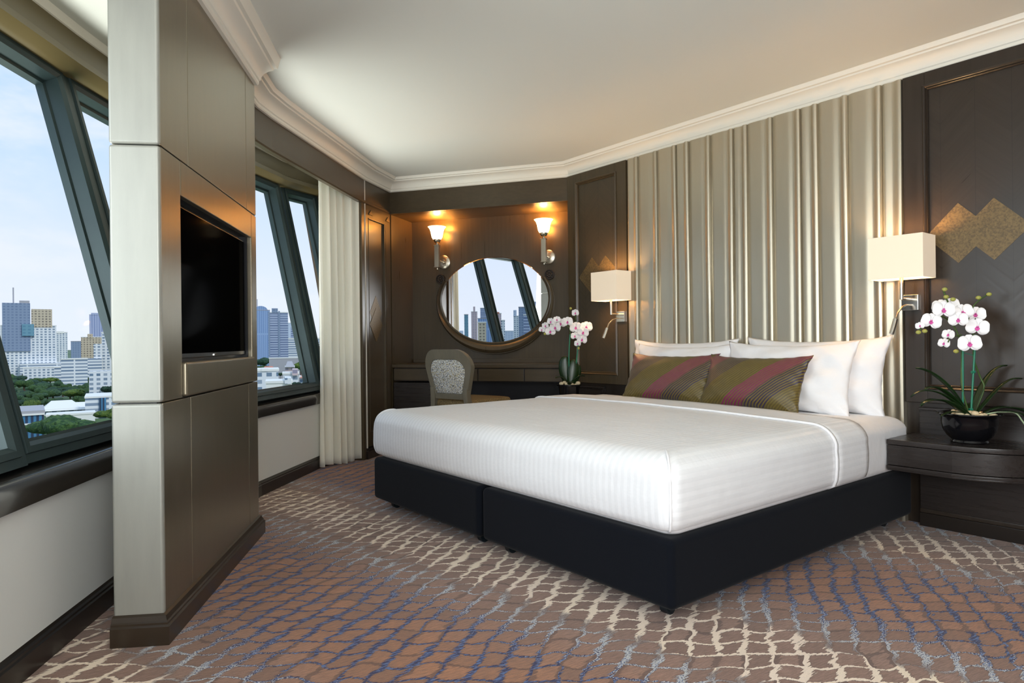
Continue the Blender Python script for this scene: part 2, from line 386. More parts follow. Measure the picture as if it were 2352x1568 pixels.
# ------------------------------------------------------------ valance beam over the curtain pocket
BE=[(-1.14,-3.2),(-1.15,0),(-1.175,1.9),(-1.26,2.8),(-1.338,3.5),(-1.321,3.70),(-1.12,5.104),(-1.005,5.542)]
be=sweep(BE,[(0,ZC),(0,1.985),(.008,1.98),(.008,1.965),(0,1.958),(-.03,1.958),(-.03,ZC)],side=-1)
o=be.build('trim_4',WOODX); tag(o,kind='structure')
fa=MB(); fa.M=Matrix.Translation(LP)@Matrix.Rotation(RD,4,'Z')
fa.box(-.06,1.56,0,.04,1.975,ZC); fa.box(-.0,1.56,-.008,.04,1.958,1.978)
o=fa.build('trim_5',WOODX); tag(o,kind='structure')
# crown mouldings
CP=[(0,ZCR),(.014,ZCR),(.02,ZCR+.006),(.02,ZCR+.018),(.026,ZCR+.022),(.030,ZCR+.036),(.042,ZCR+.054),(.062,ZCR+.066),(.080,ZCR+.071),(.084,ZCR+.078),(.098,ZCR+.080),(.102,ZCR+.088),(.112,ZC),(0,ZC)]
CPATH=BE[3:]+[tuple(KP[:2]),tuple(HB(-2.2,VW)[:2])]
cr=sweep(CPATH,CP,side=-1); o=cr.build('trim_6',CROWN,smooth=True,angle=28); tag(o,kind='structure')

# ------------------------------------------------------------ desk alcove
al=MB(); al.M=Matrix.Translation(LP)@Matrix.Rotation(RD,4,'Z')
al.box(-.03,1.75,.41,.5,0,ZC); tag(al.build('wall_back',WOOD),kind='structure')
al=MB(); al.M=Matrix.Translation(LP)@Matrix.Rotation(RD,4,'Z'); al.box(-.09,-.0,.02,.5,0,ZC); tag(al.build('wall_alcove_side',WOOD),kind='structure')
al=MB(); al.M=Matrix.Translation(LP)@Matrix.Rotation(RD,4,'Z'); al.box(-.0,1.72,.03,.42,1.958,1.99); tag(al.build('ceiling_alcove',WOODX),kind='structure')
# headboard wall
hw=MB(); hw.M=Matrix.Rotation(RH,4,'Z'); hw.box(-3.72,2.2,VW,VW+.12,0,ZC); tag(hw.build('wall_right',WOODD),kind='structure')
bk=MB(); bk.box(-1.6,2.2,-3.3,-3.2,0,ZC); tag(bk.build('wall_behind',WOODD),kind='structure')
rw=MB(); e1=HB(-2.2,VW); rw.prism([(e1.x-.02,e1.y+.02),(e1.x+.15,e1.y+.1),(1.75,-3.25),(1.55,-3.25)],0,ZC); tag(rw.build('wall_right_rear',WOODD),kind='structure')

# pilaster beside the curtain
p0=Vector((-1.12,5.104,0)); p1=LP.copy(); dd=(p1-p0).normalized(); ang=math.atan2(dd.y,dd.x)
pl=empty('wood_pilaster',p0,ang,'narrow dark wood pilaster with diamond inlay between curtain and desk alcove','pilaster')
Lp=(p1-p0).length
b=MB(); b.box(0,Lp,.012,.10,.0,1.958); b.build('body',WOOD,pl)
b=MB(); b.box(0,.06,0,.03,.09,1.957); b.box(.37,Lp+.002,0,.03,.09,1.957); b.box(.06,.37,0,.03,.09,.2); b.box(.06,.37,-.0,.03,1.86,1.957); b.build('face_frame',WOOD,pl)
b=MB(); b.box(.335,.352,-.006,.02,.2,1.86); b.box(.06,.36,-.006,.02,1.853,1.86); b.box(.06,.068,-.003,.02,.2,1.86); b.build('moulding',WOOD,pl,bevel=.002)
for nm,poly in (('diamond_inlay',((.20,1.17),(.31,1.035),(.20,.90),(.09,1.035))),('upper_diamond_inlay',((.20,1.265),(.305,1.13),(.20,.995),(.095,1.13)))):
    b=MB(); b.M=Matrix.Translation((0,.0125,0))@Matrix.Rotation(PI/2,4,'X'); b.prism(list(poly),0,.004 if nm[0]=='d' else .002); b.build(nm,INLAY,pl)
for xx in (.09,.395):
    b=MB(); b.M=Matrix.Translation((0,-.001,0))@Matrix.Rotation(PI/2,4,'X'); b.prism([(xx-.03,1.888),(xx+.04,1.888),(xx+.012,1.925)],0,.006); b.build('triangle_inlay',INLAY,pl)
b=MB(); b.box(-.012,Lp,-.015,.05,0,.062); b.box(-.008,Lp,-.009,.05,.062,.085); b.build('plinth',BASEB,pl,bevel=.002)
b=MB(); b.box(-.05,.0,.0,.30,0,1.958); b.build('return',WOOD,pl,bevel=.002)

# curtain
cu=MB(); A0=Vector((-1.43,4.765)); A1=Vector((-1.185,5.17)); n_=150; rows=[0,.05,.12,.3,.6,1.0,1.4,1.8,2.1,2.2]
rings=[]
for z_ in rows:
    ring_=[]
    fl_=1-.12*(z_/2.2)
    for k in range(n_+1):
        t_=k/n_; p=A0.lerp(A1,t_); nn=Vector((.86,-.51)); amp=.032*(1-.35*z_/2.2)+.006*math.sin(5*t_+z_)
        ph_=t_*2*PI*6.5+.5*math.sin(3*t_+.8*z_)
        off=amp*(math.sin(ph_)+.25*math.sin(2.3*ph_+z_*.7)); q_=p+nn*(off+.064)
        ring_.append((q_.x,q_.y,z_+.012 if z_ else .012+.008*math.sin(t_*9)))
    rings.append(ring_)
vs=[]; fs=[]
for r_ in rings: vs+=r_
n2=n_+1
for a in range(len(rings)-1):
    for k in range(n_): fs.append((a*n2+k,a*n2+k+1,(a+1)*n2+k+1,(a+1)*n2+k))
cu.add(vs,fs); o=cu.build('curtain',CURT,smooth=True,angle=180)
tag(o,'long cream curtain hanging in folds beside the far window','curtain')
md=o.modifiers.new('thick','SOLIDIFY'); md.thickness=.003

# ------------------------------------------------------------ partition with television
T0=Vector((-1.0321,1.9968,0)); B1=Vector((-1.022,1.977))*1.01; B2=Vector((-1.165,3.09))*1.01; tt=(B2-B1).normalized(); nn=Vector((tt.y,-tt.x)); o0=B1-.02*nn+.015*tt
pt=empty('partition_column',(o0.x,o0.y,0),math.atan2(tt.y,tt.x),'floor to ceiling champagne leather clad partition holding the television','partition')
LL=1.13; TH=.143
b=MB(); b.box(.004,LL-.004,.055,TH-.02,0,ZC); b.box(.004,.165,.02,.06,0,ZC); b.box(1.045,LL-.004,.02,.06,0,ZC); b.box(.1,1.1,.02,.06,0,.83); b.box(.1,1.1,.02,.06,1.38,ZC); b.build('core',BEZEL,pt)
def slab(nm,x0,x1,z0,z1,y0=0,y1=.022,bv=.004): b=MB(); b.box(x0,x1,y0,y1,z0,z1); return b.build(nm,PANEL,pt,bevel=bv,seg=3)
g=.0015
for x0,x1 in ((.0,.238),(.238,.972),(.972,LL)):
    slab('upper_panel',x0+(g if x0 else 0),x1-g,1.492+g,ZC,bv=.0025); slab('lower_panel',x0+(g if x0 else 0),x1-g,.08,.717-g,bv=.0025)
slab('side_strip',0,.163,.717+g,1.492-g); slab('side_strip',1.048,LL,.717+g,1.492-g); slab('head_strip',.163+g,1.048-g,1.378,1.492-g,bv=.003)
slab('cushion_strip',.170,1.046,.722,.834,y0=-.012,y1=.03,bv=.008)
for z0,z1 in ((.08,.717-g),(.717+g,1.492-g),(1.492+g,ZC)):
    b=MB(); b.box(-.012,.012,.0,TH,z0,z1); b.build('end_panel',leather('ivory_leather_%d'%int(z0*10),sr(156,156,148),sr(172,172,163),.4,.35) if z0<.1 else bpy.data.materials['ivory_leather_0'],pt,bevel=.009,seg=4)
    b=MB(); b.box(.013,LL-.013,TH-.022,TH,z0,z1); b.build('rear_panel',PANEL,pt,bevel=.003)
    b=MB(); b.box(LL-.012,LL+.006,.0,TH,z0,z1); b.build('far_end_panel',bpy.data.materials['ivory_leather_0'],pt,bevel=.006,seg=3)
loop=[(-.012,TH),(-.012,0),(LL+.006,0),(LL+.006,TH)]
s_=sweep(loop,[(0,0),(.022,0),(.022,.055),(.017,.060),(.017,.066),(.013,.07),(.008,.083),(0,.088)],side=-1); s_.build('skirting',mat('column_skirting',sr(52,42,32),.28),pt)
CP2=[(o_*1.08,z_-(.03 if z_<ZC-.001 else 0)) for o_,z_ in CP]
s_=sweep([(-.9,0),(LL,0)],CP2,side=-1); s_.build('crown',CROWN,pt,smooth=True,angle=28)
tvv=empty('television',(o0.x,o0.y,0),math.atan2(tt.y,tt.x),'flat black television set into the leather partition','television')
tvv.location=Vector((o0.x,o0.y,0))+Vector((tt.x,tt.y,0))*.605+Vector((-nn.x,-nn.y,0))*.03+Vector((0,0,.845))
b=MB(); b.box(-.425,.425,.0,.018,.0,.515); b.build('bezel',BEZEL,tvv,bevel=.003)
b=MB(); b.box(-.418,.418,-.0015,.004,.016,.509); b.build('screen',BLACK,tvv)
b=MB(); b.box(-.02,.02,-.003,.0,.004,.010); b.build('badge',CHROME,tvv)

# ------------------------------------------------------------ headboard
seam=[1443,1462]; ss_=[3.112,3.012,2.846,2.690,2.592,2.435,2.276,2.184,2.026,1.861,1.765,1.608,1.444,1.352]
hbd=empty('headboard',HB(2.2,VW),RH,'tall pleated pewter leather headboard panel rising to the ceiling','headboard')
zs=[.0,.3,.6,.75,1,1.3,1.6,1.9,2.136]
for a in range(len(ss_)-1):
    x0=-(ss_[a]-2.2); x1=-(ss_[a+1]-2.2); wd=x1-x0
    prof=[]
    K=44
    for k in range(K+1):
        t_=k/K; xx=x0+wd*t_
        rise=.012+.012*math.sin(min(1,t_/.18)*PI/2)
        fold=.010*math.exp(-((xx-(x1-.017))/.013)**2)*(1 if a<len(ss_)-2 else .5)
        dip=-.007*math.exp(-((xx-(x1-.042))/.02)**2)
        ev=-.018 if t_>.999 else 0
        prof.append((xx,-(rise+fold*(t_<.999)+dip+.012)+(-ev if t_>.999 else 0)))
    rings=[]
    for z_ in zs:
        rings.append([(x_+.001*math.sin(z_*3.1+a*1.7)*(.3+.7*(0<i_<K)),y_*(.92+.08*math.sin(z_*2.3+a)),z_) for i_,(x_,y_) in enumerate(prof)]+[(x1,-.001,z_),(x0,-.001,z_)])
    b=MB(); b.loft(rings); b.build('leather_pleat',HEADL,hbd,smooth=True,angle=50)

# ------------------------------------------------------------ wood wall panels with lozenge inlay
def wood_panel(name,sl,srt,label,frm,ven,xc):
    wd=sl-srt; c=(sl+srt)/2; e=empty(name,HB(xc,VW),RH,label,'wall panel')
    L_=-(sl-xc); Rr=-(srt-xc); fw=.095
    b=MB(); b.box(L_,Rr,-.018,-.001,.578,2.136); b.build('panel_board',frm,e,bevel=.002)
    b=MB()
    for bx in ((L_,L_+fw,.58,2.136),(Rr-fw,Rr,.58,2.136),(L_+fw,Rr-fw,.58,.652),(L_+fw,Rr-fw,2.066,2.136)): b.box(bx[0],bx[1],-.032,-.017,bx[2],bx[3])
    b.build('panel_frame',frm,e,bevel=.002)
    b=MB(); x0,x1,z0,z1=L_+fw,Rr-fw,.652,2.066
    def rg(d,y): return [(x0+d,y,z0+d),(x1-d,y,z0+d),(x1-d,y,z1-d),(x0+d,y,z1-d)]
    rings=[rg(-.008,-.02),rg(-.008,-.038),rg(-.003,-.042),rg(.002,-.038),rg(.006,-.033),rg(.010,-.036),rg(.014,-.03),rg(.014,-.018)]
    b.loft(rings,cap=False); b.build('moulding',frm,e)
    b=MB(); b.box(x0,x1,-.0195,-.017,z0,z1); b.build('veneer',ven,e)
    for d0 in (-.069,.069):
        b=MB(); b.M=Matrix.Translation((d0,-.0195,0))@Matrix.Rotation(PI/2,4,'X')
        hw_=.069 if d0>0 else .069
        b.prism([(-.135 if d0<0 else -.069,1.362 if d0<0 else 1.43),(0,1.5),(.069 if d0<0 else .135,1.43 if d0<0 else 1.362),(.069 if d0<0 else .135,1.43 if d0<0 else 1.362),(.069 if d0<0 else 0,1.294 if d0<0 else 1.226),(0 if d0<0 else -.069,1.226 if d0<0 else 1.294)],0,.0015)
        b.build('diamond_inlay',INLAY,e)
    return e
wood_panel('wood_wall_panel',1.346,.755,'espresso wood wall panel with paired diamond inlay right of the headboard',WOODD,VENEER,1.052)
wood_panel('wood_wall_panel',3.706,3.118,'brown wood wall panel with paired diamond inlay between mirror alcove and headboard',WOOD,VENEERL,3.395)

# ------------------------------------------------------------ nightstands
def nightstand(s0,mir,label):
    e=empty('nightstand',HB(s0,VW),RH,label,'nightstand'); k=-1 if mir else 1
    wd=.36 if mir else .56
    def bx(x0,x1,*r): 
        b=MB(); x0,x1=k*x0,k*x1; b.box(min(x0,x1),max(x0,x1),*r); return b
    b=bx(0,wd,-.04,-.001,.0,.545); b.build('back_panel',WOODDX,e,bevel=.002)
    bx(0,wd,-.055,-.001,.545,.558).build('back_panel_cap',WOODDX,e,bevel=.003)
    def outline(gr=0):
        pts=[(-.016,-.04),(-.016,-.362-gr)]; 
        pts+= [(.24,-.366-gr)]
        for a in range(0,10): 
            th=a/9*PI/2; pts.append((.24+(wd-.24+.0+gr)*math.sin(th),-.04-(.326+gr)*math.cos(th)))
        return [(k*x_,y_) for x_,y_ in pts]
    b=MB(); b.prism(outline(-.006),.324,.412); b.build('drawer_front',WOODDX,e,bevel=.0015)
    b=MB(); b.prism(outline(0),.415,.437); b.build('top',WOODDX,e,bevel=.003)
    b=MB(); b.prism(outline(.002),.309,.322); b.prism(outline(-.004),.30,.309); b.build('lower_moulding',WOODDX,e,bevel=.002)
    bx(0,wd,-.05,-.03,.0,.062).build('skirting',BASEB,e,bevel=.002); bx(0,wd,-.045,-.03,.062,.082).build('skirting_moulding',WOODD,e,bevel=.003)
    return e
nightstand(1.284,False,'dark wood nightstand with curved front at the right of the bed')
nightstand(3.352,True,'small dark wood nightstand mostly hidden behind the far left side of the bed')

# ------------------------------------------------------------ bedside lamps
def bedside_lamp(s0,label):
    e=empty('bedside_lamp',HB(s0,VW-.032,1.055),RH,label,'wall lamp')
    b=MB(); b.box(-.037,.037,-.016,0,-.037,.037); b.build('wall_plate',CHROME,e,bevel=.002)
    b=MB(); b.tube([(0,-.016,.016),(0,-.10,.016),(0,-.108,.024)],.0075,12); b.build('arm',NICKEL,e,smooth=True)
    b=MB(); b.tube([(0,-.106,.012),(0,-.106,.13)],.0085,14); b.build('stem',NICKEL,e,smooth=True)
    b=MB(); b.tube([(.0,-.014,-.012),(.0,-.05,-.012),(-.006,-.085,-.022),(-.014,-.115,-.05),(-.018,-.13,-.085)],.0042,10); b.build('reading_arm',NICKEL,e,smooth=True)
    b=MB(); b.tube([(-.018,-.13,-.08),(-.0215,-.143,-.115),(-.026,-.158,-.15)],.0105,16); b.build('reading_head',CHROME,e,smooth=True,angle=40)
    x0,x1,y0,y1,z0,z1=-.119,.119,-.178,-.033,.108,.305; s_=MB(); th=.003
    s_.box(x0,x1,y0,y0+th,z0,z1); s_.box(x0,x1,y1-th,y1,z0,z1); s_.box(x0,x0+th,y0+th,y1-th,z0,z1); s_.box(x1-th,x1,y0+th,y1-th,z0,z1); s_.build('lamp_shade',SHADEM,e)
    s_=MB(); s_.tube([(x0+.003,-.106,.29),(x1-.003,-.106,.29)],.002,6); s_.tube([(0,y0+.003,.29),(0,y1-.003,.29)],.002,6); s_.build('shade_fitter',NICKEL,e)
    s_=MB(); s_.ball((0,-.106,.19),.026); s_.tube([(0,-.106,.12),(0,-.106,.17)],.012,12); s_.tube([(0,-.106,.2),(0,-.106,.29)],.003,6); s_.build('bulb',OPAL,e,smooth=True)
    for zz,d_ in ((.255,1),):
        light_point('bulb_light',(0,-.106,.235),8,(1,.62,.3),.03,e)
    return e
bedside_lamp(1.318,'lit rectangular shade wall lamp at the right of the headboard')
bedside_lamp(3.168,'lit rectangular shade wall lamp at the left of the headboard')

# ------------------------------------------------------------ sconces
def sconce(a,label):
    e=empty('wall_sconce',DK(a,.41,1.59),RD,label,'wall sconce')
    b=MB(); b.M=Matrix.Rotation(PI/2,4,'X'); b.lathe([(.0001,0),(.060,0),(.060,.006),(.054,.010),(.020,.012),(.018,.02),(.0001,.02)]); b.build('back_plate',NICKEL,e,smooth=True)
    b=MB(); b.tube([(0,-.018,0),(0,-.13,0)],.008,12); b.build('arm',NICKEL,e,smooth=True)
    b=MB(); b.box(-.019,.019,-.159,-.121,-.055,.128); b.box(-.024,.024,-.164,-.116,-.058,-.054); b.box(-.024,.024,-.164,-.116,.128,.133); b.build('column',NICKEL,e,bevel=.001)
    b=MB(); b.M=Matrix.Translation((0,-.14,0)); b.lathe([(.0001,-.078),(.006,-.076),(.007,-.066),(.004,-.063),(.007,-.058),(.0001,-.058)],n=16); b.build('finial',NICKEL,e,smooth=True)
    b=MB(); b.M=Matrix.Translation((0,-.14,0)); b.lathe([(.007,.133),(.010,.148),(.024,.156),(.031,.170),(.032,.184),(.028,.184),(.0001,.17)]); b.build('cup',NICKEL,e,smooth=True)
    b=MB(); b.M=Matrix.Translation((0,-.14,0)); b.lathe([(.024,.176),(.036,.182),(.046,.20),(.051,.225),(.056,.25),(.064,.272),(.078,.288),(.075,.289),(.061,.273),(.053,.25),(.048,.225),(.043,.2),(.033,.185),(.0001,.18)],n=36); b.build('glass_shade',OPAL,e,smooth=True,angle=80)
    light_point('sconce_light',(0,-.14,.30),8,(1,.38,.06),.03,e)
    light_point('sconce_glow',(0,-.065,.235),2.6,(1,.34,.03),.04,e)
sconce(.305,'lit opal glass uplight wall sconce left of the oval mirror'); sconce(1.250,'lit opal glass uplight wall sconce right of the oval mirror')

# ------------------------------------------------------------ oval mirror
e=empty('oval_mirror',DK(.77,.41,1.246),RD,'large oval mirror in a crescent dark wood frame above the desk','mirror')
ea,eb=.488,.366
b=MB(); b.M=Matrix.Rotation(PI/2,4,'X'); n_=96
rg=lambda s,z:[(s*ea*math.cos(2*PI*k/n_),s*eb*math.sin(2*PI*k/n_),z) for k in range(n_)]
b.loft([rg(1,0),rg(1,.014),rg(.985,.018)]); b.build('mirror_glass',MIRROR,e)
b=MB(); rings=[]; th0,th1=R(153),R(387); NN=90
for k in range(NN+1):
    u=k/NN; th=th0+(th1-th0)*u; dn_=max(0,-math.sin(th)); wdt=.040+.058*dn_**1.6
    wdt*=min(1,.72+2.2*min(u,1-u))
    nx,nz=math.cos(th)/ea,math.sin(th)/eb; q_=math.hypot(nx,nz); nx/=q_; nz/=q_
    cx_,cz_=ea*math.cos(th),eb*math.sin(th)
    pr=[(-.006,.0),(-.006,.022),(.004,.026),(.010,.022),(.016,.022),(.3*wdt+.01,.046),(.62*wdt,.052),(.85*wdt,.040),(.9*wdt,.030),(.97*wdt,.032),(wdt,.024),(wdt,0)]
    rings.append([(cx_+nx*o_,-h_,cz_+nz*o_) for o_,h_ in pr])
b.loft(rings); b.build('frame',WOOD,e,smooth=True,angle=40)
for sx in (-1,1):
    b=MB(); cx_,cz_=sx*.492,.196; b.M=Matrix.Translation((cx_,0,cz_))@Matrix.Rotation(PI/2,4,'X')
    b.lathe([(.0001,0),(.042,0),(.043,.02),(.040,.027),(.035,.027),(.032,.02),(.0001,.02)],n=32)
    for k in range(7):
        a=2*PI*k/7; b.ball((.020*math.cos(a),.020*math.sin(a),.02),.0095,1,1,.8,8,6)
    b.ball((0,0,.02),.008,1,1,1,8,6); b.build('rosette',WOODD,e,smooth=True,angle=50)

# ------------------------------------------------------------ desk
e=empty('writing_desk',DK(0,0,0),RD,'built-in dark wood writing desk filling the mirror alcove','desk')
b=MB(); b.box(.004,1.497,-.0,.404,.682,.711); b.build('desk_top',WOODX,e,bevel=.004)
b=MB(); b.box(.01,1.49,.385,.404,.711,.745); b.build('upstand',WOODX,e,bevel=.003)
for x0,x1 in ((.014,.40),(.50,.76),(.765,1.148),(1.153,1.49)):
    b=MB(); b.box(x0+.003,x1-.003,.008,.03,.578,.674); b.build('drawer',WOODX,e,bevel=.002)
b=MB(); b.box(.012,1.49,.03,.39,.572,.68); b.build('drawer_case',WOODD,e)
b=MB(); b.box(.012,.40,.012,.39,.0,.56); b.build('pedestal_cabinet',WOODDX,e,bevel=.002)
b=MB(); b.box(.018,.394,.004,.014,.08,.546); b.build('cabinet_door',WOODDX,e,bevel=.002)
b=MB(); b.box(.41,1.5,.385,.402,.0,.57); b.build('modesty_panel',mat('dark_navy_panel',sr(24,24,28),.5),e)

# ------------------------------------------------------------ desk chair
FAB=mat('flecked_fabric',sr(200,200,190),.8); nt,_=P(FAB); x,y,z=coords(nt)
f1=noise(nt,vec(nt,x,y,z),170,2,.6); f2=noise(nt,vec(nt,x+3,y,z+5),120,1)
setc(FAB,mix(nt,f1.ss(.47,.53),mix(nt,f2.gt(.52),sr(96,102,112),sr(160,142,86)),sr(232,232,226)))
SEATF=mat('brown_seat_fabric',sr(120,98,58),.8); nt,_=P(SEATF); x,y,z=coords(nt); setc(SEATF,mix(nt,noise(nt,vec(nt,x,y,z),220,2).ss(.4,.6),sr(92,74,44),sr(150,128,84)))
CHW=wood('grey_brown_chair_wood',sr(104,98,84),sr(128,120,102),rough=.4)
e=empty('desk_chair',(-.455,4.86,0),-R(38),'grey brown wooden chair with flecked fabric backrest in front of the desk','chair')
def arch(wt,wb,z0,z1,r,nseg=10): # outline: narrow bottom, wide rounded top (x,z)
    pts=[(-wb,z0),(wb,z0)]
    zc=z1-r
    pts.append((wt,zc))
    for k in range(1,nseg+1):
        a=k/nseg*PI/2; pts.append((wt-r+r*math.cos(a),zc+r*math.sin(a)*1.0))
    for k in range(nseg,-1,-1):
        a=k/nseg*PI/2; pts.append((-(wt-r+r*math.cos(a)),zc+r*math.sin(a)))
    return pts
def lean(z): return -.055*((z-.44)/.4)**1.5 if z>.44 else 0
def curved(out,inn,ya,yb,nm,m_):
    b=MB(); n_=len(out)
    f=lambda l,y:[(x_,y+lean(z_)-.03*(1-(x_/.24)**2)+.03,z_) for x_,z_ in l]
    if inn: 
        rings=[f(out,ya),f(out,yb),f(inn,yb),f(inn,ya),f(out,ya)]; b.loft(rings,cap=False)
    else: b.loft([f(out,ya),f([(x_*.97,.64+(z_-.64)*.97) for x_,z_ in out],ya-.008),],cap=True) if ya==yb else b.loft([f([(x_*.95,.65+(z_-.65)*.95) for x_,z_ in out],ya-.007),f(out,ya),f(out,yb),f([(x_*.95,.65+(z_-.65)*.95) for x_,z_ in out],yb+.007)])
    return b.build(nm,m_,e,bevel=.0 if not inn else .004,smooth=True,angle=50)
oo=arch(.228,.165,.475,.838,.13); ii=arch(.172,.128,.515,.765,.09)
curved(oo,ii,-.02,.02,'back_frame',CHW); curved(ii,None,-.012,.02,'back_cushion',FAB)
b=MB()
def sq(c,r_): return [(c[0]+r_*i_,c[1]+r_*j_,c[2]) for i_,j_ in ((-1,-1),(1,-1),(1,1),(-1,1))]
for sx in (-1,1):
    b=MB(); rings=[]
    for z_,xo,yo,r_ in ((.0,.20,-.10,.014),(.15,.195,-.045,.016),(.32,.185,.0,.019),(.42,.172,.012,.021),(.50,.160,.0,.022),(.56,.165,-.004,.019)): rings.append(sq((sx*xo,yo,z_),r_))
    b.loft(rings); b.build('back_leg',CHW,e,bevel=.004,smooth=True)
    b=MB(); b.loft([sq((sx*.205,.43,.0),.013),sq((sx*.215,.43,.2),.018),sq((sx*.21,.425,.40),.024)]); b.build('front_leg',CHW,e,bevel=.004,smooth=True)
b=MB(); b.prism([(-.19,-.0),(.19,-.0),(.24,.44),(.16,.47),(-.16,.47),(-.24,.44)],.36,.41); b.build('seat_rail',CHW,e,bevel=.006)
b=MB(); b.prism([(-.185,.015),(.185,.015),(.235,.43),(.16,.465),(-.16,.465),(-.235,.43)],.41,.472); b.build('seat',SEATF,e,bevel=.028,seg=4)

# ------------------------------------------------------------ bed
S0,S1,V0,V1=1.30,3.312,1.645,3.435
SM=(S0+S1)/2
def base(sa,sb,label,cast):
    e=empty('bed_base',HB((sa+sb)/2,V0),RH,label,'bed base')
    w2=(sb-sa)/2; b=MB(); b.box(-w2,w2,0,V1-V0,.05,.272); b.build('upholstered_box',BLACKF,e,bevel=.022,seg=4)
    for cx_ in (-w2+.09,w2-.09):
        for cy_ in (.09,V1-V0-.12):
            b=MB(); b.M=Matrix.Translation((cx_,cy_,.024)); b.tube([(-.014,0,0),(.014,0,0)],.024,18); b.tube([(-.02,0,0),(-.016,0,0)],.015,12); b.tube([(.016,0,0),(.02,0,0)],.015,12); b.box(-.008,.008,-.018,.018,.0,.03)
            b.build('castor',mat('castor_plastic',sr(18,28,34),.35) if 'castor_plastic' not in bpy.data.materials else bpy.data.materials['castor_plastic'],e,smooth=True,angle=40)
SP=2.305+.005
base(S0+.004,SP-.004,'black upholstered bed base on castors nearest the camera','r'); base(SP+.018,S1-.0,'black upholstered bed base on the window side of the bed','l')
def softbox(x0,x1,y0,y1,z0,z1,r,rp,dome,tuck,ny=40,seed=1,wrk=.0):
    """rounded mattress form: plan outline rings, closed on top"""
    def outline(ins):
        pts=[]; rr=max(.012,rp-ins*.3); a0,a1,b0,b1=x0+ins,x1-ins,y0+ins,y1-ins; nc=7
        def seg_(p,q,n): 
            for k in range(n): t_=k/n; pts.append((p[0]+(q[0]-p[0])*t_,p[1]+(q[1]-p[1])*t_))
        def cor(cx_,cy_,s): 
            for k in range(nc): a=s+k/nc*PI/2; pts.append((cx_+rr*math.cos(a),cy_+rr*math.sin(a)))
        seg_((a0+rr,b0),(a1-rr,b0),30); cor(a1-rr,b0+rr,-PI/2); seg_((a1,b0+rr),(a1,b1-rr),30); cor(a1-rr,b1-rr,0)
        seg_((a1-rr,b1),(a0+rr,b1),30); cor(a0+rr,b1-rr,PI/2); seg_((a0,b1-rr),(a0,b0+rr),30); cor(a0+rr,b0+rr,PI)
        return pts
    prof=[(tuck,z0),(tuck*.35,z0+.012),(.004,z0+.035),(0,z0+.08),(0,z0+.12),(.003,z1-r*1.05)]
    for k in range(1,8): a=k/7*PI/2; prof.append((r*1.15*(1-math.cos(a)),z1-r+r*math.sin(a)))
    for k in range(1,14): t_=k/13; prof.append((r*1.15+((x1-x0)/2-.012-r*1.15)*t_,z1+dome*(1-(1-t_)**2)))
    rings=[]; rn=random.Random(seed)
    for ins,z_ in prof:
        o_=outline(min(ins,(x1-x0)/2-.013,(y1-y0)/2-.013))
        rings.append([(px,py,z_+wrk*math.sin(px*9+py*5+seed)*math.sin(py*11-px*4)*(1 if z_>z1-r else .3)) for px,py in o_])
    b=MB(); b.loft(rings); return b
e=empty('mattress',HB(SM,V0),RH,'thick mattress in a white fitted sheet at the pillow end of the bed','mattress')
softbox(-(S1-SM)+.007,(SM-S0)-.007,.014,V1-V0-.005,.273,.518,.07,.05,.012,.03).build('fitted_sheet',PLAINW,e,smooth=True,angle=180)
e=empty('top_sheet',HB(SM,V0),RH,'white satin stripe top sheet tucked tightly over the bed','sheet')
hwid=(S1-S0)/2
RP=.055
shell=softbox(-hwid-.006,hwid+.006,-.012,V1-V0+.25,.287,.531,.088,RP,.018,.034,wrk=.0016)
def cover(nm,m_,ya,yb,off,skew=.055,thick=0):
    me=bpy.data.meshes.new(nm); me.from_pydata(shell.v,[],shell.f); bm=bmesh.new(); bm.from_mesh(me)
    bmesh.ops.recalc_face_normals(bm,faces=bm.faces)
    bmesh.ops.delete(bm,geom=[f for f in bm.faces if all(v.co.z<.2875 for v in f.verts)],context='FACES'); bm.normal_update()
    if off:
        for v,n_ in [(v,v.normal.copy()) for v in bm.verts]: v.co+=n_*off
    nv=Vector((skew,1,0)).normalized()
    for yy,inn in ((ya,True),(yb,False)):
        if yy is None: continue
        bmesh.ops.bisect_plane(bm,geom=bm.verts[:]+bm.edges[:]+bm.faces[:],plane_co=(0,yy,0),plane_no=nv,clear_inner=inn,clear_outer=not inn)
    bm.to_mesh(me); bm.free(); me.shade_smooth(); me.materials.append(m_)
    o=bpy.data.objects.new(nm,me); COL.objects.link(o); o.parent=e
    if thick: md=o.modifiers.new('thick','SOLIDIFY'); md.thickness=thick; md.offset=-1
    return o
cover('sheet_body',SHEET,None,1.30,0)
cover('turned_back_band',SHEET,1.08,1.36,.006,thick=.005)
cover('rolled_hem',PLAINW,1.072,1.088,.010,thick=.009)
for sx in (1,-1):
    pts=[]
    for ins,z_ in ((.10,.527),(.085,.5305),(.06,.527),(.035,.514),(.016,.492),(.005,.46),(.001,.42),(0,.38),(0,.34),(.004,.318),(.012,.299),(.028,.289)):
        rr=max(.012,RP-ins*.3); k_=rr*(1-math.cos(PI/4)); pts.append((sx*(hwid+.006-ins-k_+.001),-.012+ins+k_-.001,z_))
    b=MB(); b.tube(curve_pts(pts,4),lambda t_:.0042,8); b.build('corner_fold',PLAINW,e,smooth=True,angle=180)

